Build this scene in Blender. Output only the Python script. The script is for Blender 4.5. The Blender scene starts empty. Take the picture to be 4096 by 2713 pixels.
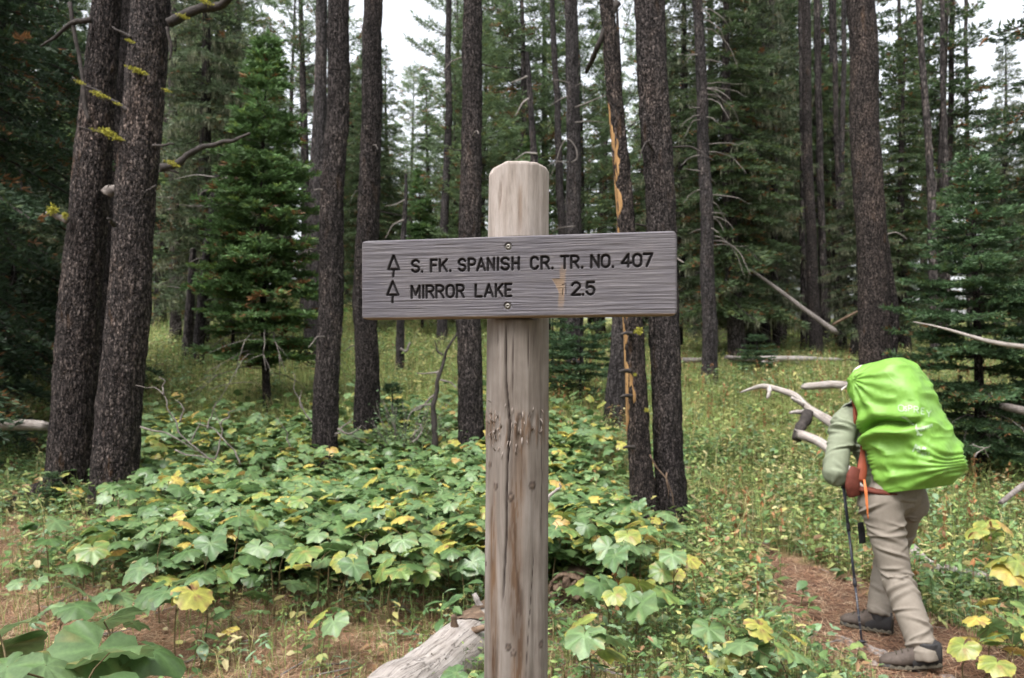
import bpy, math, random
import numpy as np
from mathutils import Vector, Matrix

# ---------------------------------------------------------------- camera, sky, sun, exposure
scene = bpy.context.scene
COL = scene.collection
CAMH, HOR, FPX = 1.55, 1450.0, 3124.0          # eye height (m), horizon row and focal length in photo pixels (4096 x 2713)
cam = bpy.data.cameras.new('camera')
cam.sensor_width = 23.6
cam.lens = 23.6 * FPX / 4096
cam.shift_y = (HOR - 1356.5) / 4096
cam.clip_start, cam.clip_end = 0.05, 2000
cam.dof.use_dof = True
cam.dof.focus_distance = 1.64
cam.dof.aperture_fstop = 4.5
cam_ob = bpy.data.objects.new('camera', cam)
cam_ob.location = (0, 0, CAMH)
cam_ob.rotation_euler = (math.radians(90), 0, 0)
COL.objects.link(cam_ob)
scene.camera = cam_ob

SUN_EL, SUN_AZ = math.radians(60), math.radians(215)   # high, behind the photographer's left shoulder
world = bpy.data.worlds.new('World')
scene.world = world
world.use_nodes = True
wn = world.node_tree
bg = wn.nodes['Background']
sky = wn.nodes.new('ShaderNodeTexSky')
sky.sky_type = 'NISHITA'
sky.sun_disc = False
sky.sun_elevation, sky.sun_rotation = SUN_EL, SUN_AZ
sky.dust_density, sky.air_density, sky.ozone_density = 6.0, 1.0, 1.0
hs = wn.nodes.new('ShaderNodeHueSaturation')
hs.inputs['Saturation'].default_value = 0.22           # overcast: the blue is washed out
wn.links.new(sky.outputs[0], hs.inputs['Color'])
wn.links.new(hs.outputs[0], bg.inputs['Color'])
bg.inputs['Strength'].default_value = 0.15

sun = bpy.data.lights.new('sun', 'SUN')
sun.energy = 1.0
sun.angle = math.radians(40)
sun.color = (1.0, 0.97, 0.93)
sun_ob = bpy.data.objects.new('sun', sun)
sd = Vector((math.cos(SUN_EL) * math.sin(SUN_AZ), math.cos(SUN_EL) * math.cos(SUN_AZ), math.sin(SUN_EL)))
sun_ob.rotation_euler = sd.to_track_quat('Z', 'Y').to_euler()
sun_ob.location = (0, 0, 30)
COL.objects.link(sun_ob)

vs = scene.view_settings
vs.view_transform = 'Standard'; vs.look = 'None'; vs.gamma = 1.0; vs.use_curve_mapping = False
vs.exposure = 1.85
scene.render.engine = 'CYCLES'
scene.cycles.use_denoising = True
scene.cycles.max_bounces = 8
scene.cycles.diffuse_bounces = 3
scene.cycles.transmission_bounces = 4

# ---------------------------------------------------------------- small maths
rng = np.random.default_rng(407)
random.seed(407)
A = np.array
def P(px, py, d): return A([(px - 2048) / FPX * d, d, CAMH - (py - HOR) / FPX * d])
def sstep(a, b, x):
    t = np.clip((np.asarray(x, float) - a) / (b - a), 0, 1)
    return t * t * (3 - 2 * t)
def _hash(i, j, k, s):
    h = (i * 374761393 + j * 668265263 + k * 2147483647 + s * 1274126177) & 0xffffffff
    h = ((h ^ (h >> 13)) * 1274126177) & 0xffffffff
    return ((h ^ (h >> 16)) & 0xffff) / 65535.0
def vnoise(p, s=0):
    p = np.asarray(p, float); f = np.floor(p); i = f.astype(np.int64); t = p - f; t = t * t * (3 - 2 * t)
    r = 0
    for dx in (0, 1):
        for dy in (0, 1):
            for dz in (0, 1):
                w = np.where(dx, t[:, 0], 1 - t[:, 0]) * np.where(dy, t[:, 1], 1 - t[:, 1]) * np.where(dz, t[:, 2], 1 - t[:, 2])
                r = r + w * _hash(i[:, 0] + dx, i[:, 1] + dy, i[:, 2] + dz, s)
    return r * 2 - 1
def fbm(p, o=3, s=0):
    p = np.asarray(p, float); r = 0; a = 1.0
    for k in range(o):
        r = r + a * vnoise(p * 2 ** k, s + k * 17); a *= .5
    return r

# terrain: nearly flat in front, a slope climbing into the wood, higher to one side
_Y = [-400, 4.5, 7, 9, 10, 12, 14, 17, 20, 25, 30, 45, 80, 150, 400]
_L = [0, 0.0, .06, .20, .36, .78, 1.20, 1.75, 2.3, 3.1, 3.8, 5.6, 9, 15, 30]
_R = [-.1, -.1, -.06, .10, .28, .74, 1.10, 1.42, 1.7, 2.1, 2.5, 3.6, 6, 10, 22]
def ground0(x, y):
    x = np.asarray(x, float); y = np.asarray(y, float)
    r = 0
    for o, w in ((-.6, .25), (0, .5), (.6, .25)):
        l = np.interp(y + o, _Y, _L); rr = np.interp(y + o, _Y, _R)
        m = sstep(-1.0, 1.6, x)
        r = r + w * (l * (1 - m) + rr * m)
    p = np.stack([x * .45, y * .45, x * 0], -1).reshape(-1, 3)
    return r + (vnoise(p, 5).reshape(np.shape(x)) * .05)
def march(px, py, g):
    for d in np.arange(1.6, 120, .02):
        q = P(px, py, d)
        if q[2] <= g(q[0], q[1]): return q
    return q
PATH = A([march(*q, ground0)[:2] for q in ((3420, 2480), (3270, 2335), (3110, 2232), (2900, 2130), (2740, 2050), (2660, 1940))])
PATH = np.vstack([[2.75, 1.2], [2.55, 2.6], [2.36, 3.7], PATH])
_pt = np.linspace(0, 1, len(PATH)); _pf = np.linspace(0, 1, 80)
PATHF = np.stack([np.interp(_pf, _pt, PATH[:, 0]), np.interp(_pf, _pt, PATH[:, 1])], -1)
for _ in range(6): PATHF[1:-1] = (PATHF[:-2] + PATHF[1:-1] * 2 + PATHF[2:]) / 4
PATHW = np.interp(_pf, [0, .3, .42, .52, .60, .68, 1], [.66, .58, .47, .36, .18, .05, .03])
def path_dist(x, y):
    x = np.asarray(x, float).ravel(); y = np.asarray(y, float).ravel()
    dd = np.hypot(x[:, None] - PATHF[None, :, 0], y[:, None] - PATHF[None, :, 1])
    k = dd.argmin(1)
    return dd[np.arange(len(k)), k] / PATHW[k]            # 1 = edge of the trodden strip
def ground(x, y):
    s = np.shape(x)
    c = sstep(1.25, .6, path_dist(x, y)).reshape(s)
    return ground0(x, y) - .05 * c
def G(px, py): return march(px, py, ground0)
def gz(x, y): return float(ground(A([x]), A([y]))[0])

# ---------------------------------------------------------------- mesh helpers
class MB:
    def __init__(s): s.v = []; s.f = []; s.c = []; s.n = 0; s.m = []
    def add(s, v, faces, col=None, mi=0):
        v = np.asarray(v, float).reshape(-1, 3)
        if not isinstance(faces, (list, tuple)): faces = [faces]
        for f in faces:
            f = np.asarray(f, int)
            if len(f): s.f.append(f + s.n); s.m.append(np.full(len(f), mi))
        s.v.append(v); s.n += len(v)
        if col is None: col = (1, 1, 1)
        col = np.asarray(col, float)
        s.c.append(np.broadcast_to(col, (len(v), 3)))
        return s
    def mesh(s, name, mats, smooth=True, origin=(0, 0, 0)):
        me = bpy.data.meshes.new(name)
        v = np.concatenate(s.v) - A(origin)
        me.vertices.add(len(v)); me.vertices.foreach_set('co', v.ravel())
        sizes = np.concatenate([np.full(len(f), f.shape[1]) for f in s.f])
        loops = np.concatenate([f.ravel() for f in s.f])
        me.loops.add(len(loops)); me.loops.foreach_set('vertex_index', loops.astype(np.int32))
        me.polygons.add(len(sizes))
        me.polygons.foreach_set('loop_start', (np.cumsum(sizes) - sizes).astype(np.int32))
        me.polygons.foreach_set('material_index', np.concatenate(s.m).astype(np.int32))
        me.polygons.foreach_set('use_smooth', np.full(len(sizes), smooth))
        ca = me.color_attributes.new('Col', 'FLOAT_COLOR', 'POINT')
        c = np.concatenate(s.c); ca.data.foreach_set('color', np.concatenate([c, np.ones((len(c), 1))], 1).ravel())
        for m in (mats if isinstance(mats, (list, tuple)) else [mats]): me.materials.append(m)
        me.update(); me.validate()
        return me
    def build(s, name, mats, parent=None, smooth=True, origin=None):
        # vertices are given in world space; the object sits at origin (its parent's place for a part)
        o = A(origin) if origin is not None else (A(parent.location) if parent is not None else A([0, 0, 0]))
        return link(name, s.mesh(name, mats, smooth, o), parent, None if parent is not None else o)
def link(name, data, parent=None, loc=None):
    ob = bpy.data.objects.new(name, data); COL.objects.link(ob)
    if parent is not None: ob.parent = parent
    if loc is not None: ob.location = loc
    return ob
def tag(o, label, cat=None, group=None, kind=None):
    if label: o['label'] = label
    if cat: o['category'] = cat
    if group: o['group'] = group
    if kind: o['kind'] = kind
    return o
def empty(name, loc, label, cat, group=None):
    return tag(link(name, None, None, A(loc)), label, cat, group)
def copy_tree(o, parent=None):
    c = o.copy(); COL.objects.link(c)
    if parent is not None: c.parent = parent
    for ch in o.children: copy_tree(ch, c)
    return c

def frames(pts):
    pts = np.asarray(pts, float); t = np.gradient(pts, axis=0); t /= np.linalg.norm(t, axis=1)[:, None] + 1e-12
    u = np.zeros_like(t); a = A([1, 0, 0]) if abs(t[0][0]) < .9 else A([0, 1, 0])
    for i in range(len(t)):
        a = a - t[i] * (a @ t[i]); a = a / (np.linalg.norm(a) + 1e-12); u[i] = a
    return t, u, np.cross(t, u)
def grid_faces(n, m, wrap=True):
    i, j = np.meshgrid(np.arange(n - 1), np.arange(m if wrap else m - 1), indexing='ij')
    j2 = (j + 1) % m
    return np.stack([i * m + j, i * m + j2, (i + 1) * m + j2, (i + 1) * m + j], -1).reshape(-1, 4)
def tube(pts, rad, seg=8, mod=None):
    pts = np.asarray(pts, float); rad = np.broadcast_to(np.asarray(rad, float), (len(pts),))
    t, u, w = frames(pts); th = np.linspace(0, 2 * np.pi, seg, endpoint=False)
    r = rad[:, None] * np.ones(seg)[None]
    if mod is not None: r = r * mod
    v = pts[:, None] + r[..., None] * (np.cos(th)[None, :, None] * u[:, None] + np.sin(th)[None, :, None] * w[:, None])
    n = len(pts); v = np.concatenate([v.reshape(-1, 3), pts[:1], pts[-1:]])
    j = np.arange(seg); j2 = (j + 1) % seg
    c0 = np.stack([j2, j, np.full(seg, n * seg)], -1); c1 = np.stack([(n - 1) * seg + j, (n - 1) * seg + j2, np.full(seg, n * seg + 1)], -1)
    return v, [grid_faces(n, seg), c0, c1]
def resample(pts, n, smooth=True):
    pts = np.asarray(pts, float); s = np.r_[0, np.cumsum(np.linalg.norm(np.diff(pts, axis=0), axis=1))]
    q = np.linspace(0, s[-1], n)
    r = np.stack([np.interp(q, s, pts[:, k]) for k in range(pts.shape[1])], -1)
    if smooth and len(pts) > 2:
        for _ in range(max(1, n // 8)): r[1:-1] = (r[:-2] + 2 * r[1:-1] + r[2:]) / 4
    return r
def wobble(pts, amp, s=0, f=1.0):
    i = np.arange(len(pts)) * .37 * f
    o = np.stack([vnoise(np.stack([i, i * 0 + s * 3.1 + k, i * 0], -1), s + k) for k in range(3)], -1)
    w = np.linspace(0, 1, len(pts))[:, None]
    return pts + o * amp * np.sqrt(w)

# ---------------------------------------------------------------- materials
def new_mat(name):
    m = bpy.data.materials.new(name); m.use_nodes = True
    nt = m.node_tree; return m, nt, nt.nodes['Principled BSDF']
def N(nt, t, **k):
    n = nt.nodes.new('ShaderNode' + t)
    for a, b in k.items():
        if a in n.inputs: n.inputs[a].default_value = b
        else: setattr(n, a, b)
    return n
def coords(nt, scale, kind='Object'):
    tc = N(nt, 'TexCoord'); mp = N(nt, 'Mapping'); mp.inputs['Scale'].default_value = scale
    nt.links.new(tc.outputs[kind], mp.inputs['Vector']); return mp.outputs[0]
def ramp(nt, fac, stops):
    r = N(nt, 'ValToRGB'); e = r.color_ramp.elements
    while len(e) < len(stops): e.new(.5)
    for k, (p, c) in enumerate(stops):
        e[k].position = p; e[k].color = (*c, 1) if len(c) == 3 else c
    nt.links.new(fac, r.inputs[0]); return r.outputs[0]
def mixc(nt, fac, a, b, mode='MIX'):
    m = N(nt, 'Mix', data_type='RGBA', blend_type=mode)
    for s, v in ((0, fac), (6, a), (7, b)):
        if hasattr(v, 'is_linked') or hasattr(v, 'links'): nt.links.new(v, m.inputs[s])
        else: m.inputs[s].default_value = v if s == 0 else (*v, 1)
    return m.outputs[2]
def noise(nt, vec, scale, detail=4, rough=.6, dist=0):
    n = N(nt, 'TexNoise', Scale=scale, Detail=detail, Roughness=rough, Distortion=dist)
    nt.links.new(vec, n.inputs['Vector']); return n.outputs[0]
def bump(nt, b, h, strength, dist):
    n = N(nt, 'Bump', Strength=strength, Distance=dist); nt.links.new(h, n.inputs['Height']); nt.links.new(n.outputs[0], b.inputs['Normal'])

def leaf_mat(name, trans=.3, rough=.5, spec=.4, var=.35):
    m, nt, b = new_mat(name)
    at = N(nt, 'Attribute', attribute_name='Col')
    nz = noise(nt, coords(nt, (1, 1, 1)), 9.0, 2)
    v = ramp(nt, nz, [(.25, (1 - var,) * 3), (.75, (1 + var,) * 3)])
    c = mixc(nt, 1.0, at.outputs['Color'], v, 'MULTIPLY')
    nt.links.new(c, b.inputs['Base Color'])
    b.inputs['Roughness'].default_value = rough; b.inputs['Specular IOR Level'].default_value = spec
    tr = N(nt, 'BsdfTranslucent'); nt.links.new(c, tr.inputs['Color'])
    mx = N(nt, 'MixShader', Fac=trans)
    nt.links.new(b.outputs[0], mx.inputs[1]); nt.links.new(tr.outputs[0], mx.inputs[2])
    nt.links.new(mx.outputs[0], nt.nodes['Material Output'].inputs['Surface'])
    return m
M = {}
M['leaf'] = leaf_mat('broad_leaf', .33, .40, .55, .18)
M['herb'] = leaf_mat('herb_leaf', .38, .5, .35, .25)
M['needle'] = leaf_mat('conifer_needles', .32, .55, .3, .45)
M['lichen'] = leaf_mat('hanging_lichen', .2, .9, .1, .3)

def bark(name, dark, mid, light, sc=26, orange=0.0, bumpd=.012):
    m, nt, b = new_mat(name)
    v = coords(nt, (1, 1, .45))
    vo = N(nt, 'TexVoronoi', Scale=sc, feature='F1'); 
    n0 = noise(nt, v, sc * .5, 3, .6)
    wv = N(nt, 'VectorMath', operation='SCALE'); wv.inputs[3].default_value = .03
    ad = N(nt, 'VectorMath', operation='ADD')
    n1 = N(nt, 'TexNoise', Scale=sc * .6, Detail=2.0); nt.links.new(v, n1.inputs['Vector'])
    nt.links.new(n1.outputs[1], wv.inputs[0]); nt.links.new(v, ad.inputs[0]); nt.links.new(wv.outputs[0], ad.inputs[1])
    nt.links.new(ad.outputs[0], vo.inputs['Vector'])
    cell = ramp(nt, vo.outputs['Color'], [(.15, dark), (.5, mid), (.92, light)])
    edge = ramp(nt, vo.outputs['Distance'], [(.30, (1, 1, 1)), (.75, (.30, .30, .31))])
    c = mixc(nt, 1.0, cell, edge, 'MULTIPLY')
    big = noise(nt, v, 3.2, 4, .65)
    c = mixc(nt, 1.0, c, ramp(nt, big, [(.28, (.50, .49, .52)), (.52, (1, 1, 1)), (.72, (1.9, 1.75, 1.62))]), 'MULTIPLY')
    fv_ = N(nt, 'TexVoronoi', Scale=sc * .30, feature='DISTANCE_TO_EDGE'); mpf = N(nt, 'Mapping'); mpf.inputs['Scale'].default_value = (1, 1, .30)
    nt.links.new(ad.outputs[0], mpf.inputs['Vector']); nt.links.new(mpf.outputs[0], fv_.inputs['Vector'])
    fur = ramp(nt, fv_.outputs['Distance'], [(.02, (.32, .31, .31)), (.13, (1, 1, 1))])
    c = mixc(nt, .8, c, fur, 'MULTIPLY')
    fl = noise(nt, v, sc * 2.4, 2, .7)
    c = mixc(nt, ramp(nt, fl, [(.60, (0, 0, 0)), (.72, (.8, .8, .8))]), c, A(light) * 1.25)
    if orange:
        og = noise(nt, coords(nt, (1, 1, .3)), 5.5, 3, .7)
        c = mixc(nt, ramp(nt, og, [(.62, (0, 0, 0)), (.72, (orange,) * 3)]), c, (.26, .13, .05))
    nt.links.new(c, b.inputs['Base Color'])
    b.inputs['Roughness'].default_value = .9; b.inputs['Specular IOR Level'].default_value = .15
    h = N(nt, 'Math', operation='MULTIPLY_ADD'); nt.links.new(vo.outputs['Distance'], h.inputs[0]); h.inputs[1].default_value = -1.0
    nt.links.new(n0, h.inputs[2])
    h2 = N(nt, 'Math', operation='MULTIPLY_ADD'); nt.links.new(fur, h2.inputs[0]); h2.inputs[1].default_value = 1.2; nt.links.new(h.outputs[0], h2.inputs[2])
    bump(nt, b, h2.outputs[0], 1.0, bumpd)
    return m
M['bark_dark'] = bark('pine_bark_dark', (.0125, .0105, .0102), (.043, .0355, .0345), (.155, .130, .122), 90, .08, .02)
M['bark_pair'] = bark('pine_bark_scaly', (.0120, .0097, .0094), (.042, .0335, .0318), (.175, .143, .130), 72, .16, .025)
M['bark_brown'] = bark('pine_bark_brown', (.016, .0132, .0130), (.048, .0380, .0355), (.165, .132, .116), 95, .15, .022)
M['bark_grey'] = bark('spruce_bark_grey', (.030, .026, .026), (.056, .049, .049), (.115, .103, .101), 60, .05)
M['bark_far'] = bark('far_bark', (.035, .030, .029), (.065, .056, .054), (.115, .10, .095), 24, .0, .01)

def wood(name, base, dark, light, sc=(60, 60, 3), br=.5):
    m, nt, b = new_mat(name)
    v = coords(nt, sc)
    g = noise(nt, v, 1.0, 6, .65, .4)
    c = ramp(nt, g, [(.25, dark), (.5, base), (.75, light)])
    big = noise(nt, coords(nt, (5, 5, 5)), 1.0, 3, .6)
    c = mixc(nt, 1.0, c, ramp(nt, big, [(.3, (1 - br * .5,) * 3), (.7, (1 + br * .3,) * 3)]), 'MULTIPLY')
    nt.links.new(c, b.inputs['Base Color'])
    b.inputs['Roughness'].default_value = .85; b.inputs['Specular IOR Level'].default_value = .2
    bump(nt, b, g, .5, .004)
    return m
M['dead'] = wood('bleached_dead_wood', (.28, .25, .235), (.13, .11, .10), (.42, .39, .36), (30, 30, 30))
M['twig'] = wood('dead_twig', (.15, .13, .12), (.075, .063, .058), (.25, .225, .21), (30, 30, 30))
M['darktwig'] = wood('dark_dead_twig', (.032, .027, .025), (.014, .012, .011), (.07, .06, .055), (30, 30, 30))
M['rot'] = wood('rotten_wood', (.105, .07, .048), (.04, .028, .022), (.20, .145, .105), (25, 25, 25))
M['orange_wood'] = wood('bare_orange_wood', (.24, .135, .055), (.06, .042, .03), (.36, .23, .11), (28, 28, 4))

def flat(name, col, rough=.6, spec=.3, var=.12, sc=18, metal=0, bm=0):
    m, nt, b = new_mat(name)
    nz = noise(nt, coords(nt, (1, 1, 1)), sc, 4)
    c = ramp(nt, nz, [(.3, A(col) * (1 - var)), (.7, A(col) * (1 + var))])
    nt.links.new(c, b.inputs['Base Color'])
    b.inputs['Roughness'].default_value = rough; b.inputs['Specular IOR Level'].default_value = spec; b.inputs['Metallic'].default_value = metal
    if bm: bump(nt, b, noise(nt, coords(nt, (1, 1, 1)), sc * 3, 3), bm, .004)
    return m

# ---------------------------------------------------------------- ground
def soil_mat(name, path=False):
    m, nt, b = new_mat(name)
    v = coords(nt, (1, 1, 1))
    n1 = noise(nt, v, 2.2, 5, .65); n2 = noise(nt, v, 38, 5, .75); n3 = noise(nt, v, 150, 3, .7)
    if path:
        c = ramp(nt, n2, [(.3, (.050, .031, .024)), (.5, (.118, .070, .050)), (.7, (.22, .135, .092))])
        c = mixc(nt, ramp(nt, n1, [(.4, (0, 0, 0)), (.65, (.6, .6, .6))]), c, (.085, .055, .045))
    else:
        c = ramp(nt, n2, [(.3, (.075, .050, .034)), (.5, (.19, .125, .082)), (.72, (.36, .26, .185))])
        at = N(nt, 'Attribute', attribute_name='Col'); sp = N(nt, 'SeparateColor'); nt.links.new(at.outputs['Color'], sp.inputs[0])
        ad = N(nt, 'Math', operation='ADD'); nt.links.new(n1, ad.inputs[0]); nt.links.new(sp.outputs[0], ad.inputs[1])
        moss = ramp(nt, n2, [(.3, (.06, .085, .025)), (.55, (.14, .17, .055)), (.75, (.26, .25, .11))])
        c = mixc(nt, ramp(nt, ad.outputs[0], [(.50, (0, 0, 0)), (.75, (.95, .95, .95))]), c, moss)
    c = mixc(nt, .6, c, ramp(nt, n3, [(.3, (.4, .38, .36)), (.7, (1.5, 1.42, 1.35))]), 'MULTIPLY')
    nt.links.new(c, b.inputs['Base Color']); b.inputs['Roughness'].default_value = .95; b.inputs['Specular IOR Level'].default_value = .1
    bump(nt, b, n2, .8, .03)
    return m
sx = 170 * np.sinh(np.linspace(-5, 5, 240)) / np.sinh(5)
sy = np.r_[np.arange(-20, 0, 1.0), np.arange(0, 14, .12), 14 + 300 * np.sinh(np.linspace(0.003, 4.2, 150)) / np.sinh(4.2)]
gx, gy = np.meshgrid(sx, sy)
gv = np.stack([gx, gy, ground(gx, gy)], -1)
gv[..., 2] += .012 * vnoise(np.stack([gx * 5, gy * 5, gx * 0], -1).reshape(-1, 3), 9).reshape(gx.shape) * (np.abs(gx) < 12)
pdg = path_dist(gx, gy).reshape(gx.shape)
mossy = sstep(1.0, 1.6, pdg) * (sstep(6.5, 11, gy) * .38 + .16 * sstep(.2, 1.2, gx) * sstep(9, 4, gy) * 1 - .12 * sstep(26, 45, gy))
tag(MB().add(gv.reshape(-1, 3), grid_faces(len(sy), len(sx), False), np.stack([mossy] * 3, -1).reshape(-1, 3)).build('ground', soil_mat('forest_floor')), 'needle-strewn forest floor climbing gently into the wood', kind='structure')
# trodden trail: a thin sheet in the shallow groove
tn = 24
nv = np.gradient(PATHF, axis=0); nv = np.stack([-nv[:, 1], nv[:, 0]], -1); nv /= np.linalg.norm(nv, axis=1)[:, None]
uu = np.linspace(-1, 1, tn)
pf = np.repeat(np.arange(80), 3)[:-2]; fr = np.tile([0, 1 / 3, 2 / 3], 80)[:-2]; p2 = np.minimum(pf + 1, 79)
pc = PATHF[pf] * (1 - fr)[:, None] + PATHF[p2] * fr[:, None]; pn = nv[pf] * (1 - fr)[:, None] + nv[p2] * fr[:, None]; pw = PATHW[pf] * (1 - fr) + PATHW[p2] * fr
tx = pc[:, 0, None] + pn[:, 0, None] * uu * pw[:, None] * 1.1; ty = pc[:, 1, None] + pn[:, 1, None] * uu * pw[:, None] * 1.1
edge = np.abs(uu)[None] + .22 * vnoise(np.stack([tx * 5, ty * 5, tx * 0], -1).reshape(-1, 3), 31).reshape(tx.shape)
tz = ground(tx, ty) + .02 - .07 * sstep(.72, 1.0, edge) + .010 * fbm(np.stack([tx * 11, ty * 11, tx * 0], -1).reshape(-1, 3), 3, 33).reshape(tx.shape)
tag(MB().add(np.stack([tx, ty, tz], -1).reshape(-1, 3), grid_faces(len(pc), tn, False)).build('trail', soil_mat('trodden_soil', True)), 'narrow reddish dirt trail with pine needles', kind='structure')

# ---------------------------------------------------------------- trail sign
dl, dr = 1.688, 1.567
BL = A([(1445.6 - 2048) / FPX * dl, dl]); BR = A([(2708 - 2048) / FPX * dr, dr])
bu = A([*(BR - BL), 0]); BW = np.linalg.norm(bu); bu /= BW
bn = A([bu[1], -bu[0], 0]); bv = A([0, 0, 1.0])                    # board right, outward (towards the walker), up
def zpix(zx, zy): return 1400 + zx / 1.754, 640 + zy / 1.754
def board_uv(zx, zy):
    px, py = zpix(zx, zy); r = P(px, py, 1.0) - A([0, 0, CAMH])
    o = A([BL[0], BL[1], 0]); t = ((o - A([0, 0, CAMH])) @ bn) / (r @ bn)
    q = A([0, 0, CAMH]) + r * t
    return A([(q - o) @ bu, q[2]])
cz = [board_uv(*q) for q in ((88, 568), (2290, 495), (72, 1120), (2300, 1090))]
ZT = (cz[0][1] + cz[1][1]) / 2; ZB = (cz[2][1] + cz[3][1]) / 2
tiltT = cz[1][1] - cz[0][1]
BH = ZT - ZB; ZC = (ZT + ZB) / 2
roll = math.atan2((cz[1][1] + cz[3][1] - cz[0][1] - cz[2][1]) / 2, BW)
bu = bu * math.cos(roll) + A([0, 0, 1]) * math.sin(roll); bv = np.cross(bu, -bn); bv = bv / np.linalg.norm(bv)
if bv[2] < 0: bv = -bv
BC = A([(BL[0] + BR[0]) / 2, (BL[1] + BR[1]) / 2, ZC])
def board_xy(zx, zy):
    px, py = zpix(zx, zy); r = P(px, py, 1.0) - A([0, 0, CAMH]); o = A([0, 0, CAMH])
    q = o + r * (((BC - o) @ bn) / (r @ bn)); return A([(q - BC) @ bu, (q - BC) @ bv])
def arc(cx, cy, rx, ry, a0, a1, n=9):
    t = np.radians(np.linspace(a0, a1, n)); return [(cx + rx * math.cos(k), cy + ry * math.sin(k)) for k in t]
GL = {  # strokes on a unit box, y up
 'S': [arc(.5, .74, .5, .26, 20, 180, 7) + arc(.5, .74, .5, .24, 180, 260, 4) + arc(.5, .26, .5, .24, 80, 0, 4) + arc(.5, .26, .5, .26, 0, -160, 7)],
 'F': [[(0, 0), (0, 1), (1, 1)], [(0, .53), (.8, .53)]], 'K': [[(0, 0), (0, 1)], [(1, 1), (0, .38)], [(.35, .58), (1, 0)]],
 'P': [[(0, 0), (0, 1), (.55, 1)] + arc(.55, .74, .45, .26, 90, -90, 7) + [(0, .48)]],
 'A': [[(0, 0), (.5, 1), (1, 0)], [(.2, .32), (.8, .32)]], 'N': [[(0, 0), (0, 1), (1, 0), (1, 1)]], 'I': [[(.5, 0), (.5, 1)]],
 'H': [[(0, 0), (0, 1)], [(1, 0), (1, 1)], [(0, .52), (1, .52)]],
 'C': [arc(.5, .72, .5, .28, 15, 180, 7) + arc(.5, .28, .5, .28, 180, 345, 7)],
 'R': [[(0, 0), (0, 1), (.55, 1)] + arc(.55, .75, .45, .25, 90, -90, 7) + [(0, .5)], [(.5, .5), (1, 0)]],
 'T': [[(0, 1), (1, 1)], [(.5, 1), (.5, 0)]], 'O': [arc(.5, .68, .5, .32, 0, 180, 9) + arc(.5, .32, .5, .32, 180, 360, 9) + [(1, .68)]],
 'M': [[(0, 0), (0, 1), (.5, .25), (1, 1), (1, 0)]], 'L': [[(0, 1), (0, 0), (1, 0)]], 'E': [[(1, 1), (0, 1), (0, 0), (1, 0)], [(0, .52), (.8, .52)]],
 '4': [[(1, .3), (0, .3), (.72, 1), (.72, 0)]], '0': [arc(.5, .68, .5, .32, 0, 180, 9) + arc(.5, .32, .5, .32, 180, 360, 9) + [(1, .68)]],
 '7': [[(0, 1), (1, 1), (.35, 0)]], '2': [arc(.5, .72, .5, .28, 165, -20, 8) + [(0, 0), (1, 0)]],
 '5': [[(.92, 1), (.1, 1), (.05, .56)] + arc(.5, .33, .5, .33, 120, -160, 9)], '.': [[(.5, .0), (.5, .02)]],
 'Y': [[(0, 1), (.5, .5), (1, 1)], [(.5, .5), (.5, 0)]],
}
line1 = [('S', 435, 483), ('.', 503, 507), ('F', 568, 608), ('K', 630, 678), ('.', 701, 705), ('S', 763, 808), ('P', 832, 877), ('A', 893, 945), ('N', 967, 1010), ('I', 1036, 1040), ('S', 1063, 1113), ('H', 1140, 1184),
         ('C', 1271, 1318), ('R', 1344, 1394), ('.', 1418, 1422), ('T', 1482, 1530), ('R', 1552, 1602), ('.', 1626, 1630), ('N', 1694, 1745), ('O', 1766, 1820), ('.', 1843, 1847), ('4', 1908, 1970), ('0', 1988, 2044), ('7', 2062, 2120)]
line2 = [('M', 432, 487), ('I', 511, 515), ('R', 536, 584), ('R', 605, 654), ('O', 676, 727), ('R', 749, 796), ('L', 881, 922), ('A', 946, 1001), ('K', 1023, 1069), ('E', 1091, 1130), ('2', 1558, 1613), ('.', 1633, 1637), ('5', 1659, 1714)]
strokes = []; owner = []; nchar = [0]
def put(line, vt, vb):
    for ch, x0, x1 in line:
        top = lambda x: 568 - 73 * (x - 88) / 2202; bot = lambda x: 1120 - 30 * (x - 72) / 2228
        for st in GL[ch]:
            q = []
            for (a, b) in st:
                x = x0 + (x1 - x0) * a; v = vb + (vt - vb) * b
                q.append(board_xy(x, top(x) + (bot(x) - top(x)) * v))
            strokes.append(A(q)); owner.append(nchar[0])
        nchar[0] += 1
put(line1, .268, .412); put(line2, .590, .738)
for (ax, ay, x0, x1, yb, ys) in ((305, 672, 268, 343, 768, 818), (298, 854, 261, 338, 948, 1000)):
    strokes.append(A([board_xy(*q) for q in ((x0, yb), (ax, ay), (x1, yb), (x0, yb))])); owner.append(nchar[0])
    strokes.append(A([board_xy(*q) for q in (((x0 + x1) / 2, yb), ((x0 + x1) / 2 - 3, ys))])); owner.append(nchar[0]); nchar[0] += 1
worn = [A([board_xy(*q) for q in ((1487, 878), (1514, 870), (1514, 942))]), A([board_xy(*q) for q in ((1492, 905), (1490, 945))])]
NU, NV = 620, 160
hx0, hy0, cr = BW / 2, BH / 2, .012
gu, gvv = np.meshgrid(np.linspace(-1, 1, NU), np.linspace(-1, 1, NV))
yy = gvv * hy0
k = np.clip(np.abs(yy) - (hy0 - cr), 0, cr)
xx = gu * (hx0 - cr + np.sqrt(np.maximum(cr * cr - k * k, 0)) )
pts2 = np.stack([xx.ravel(), yy.ravel()], -1)
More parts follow.
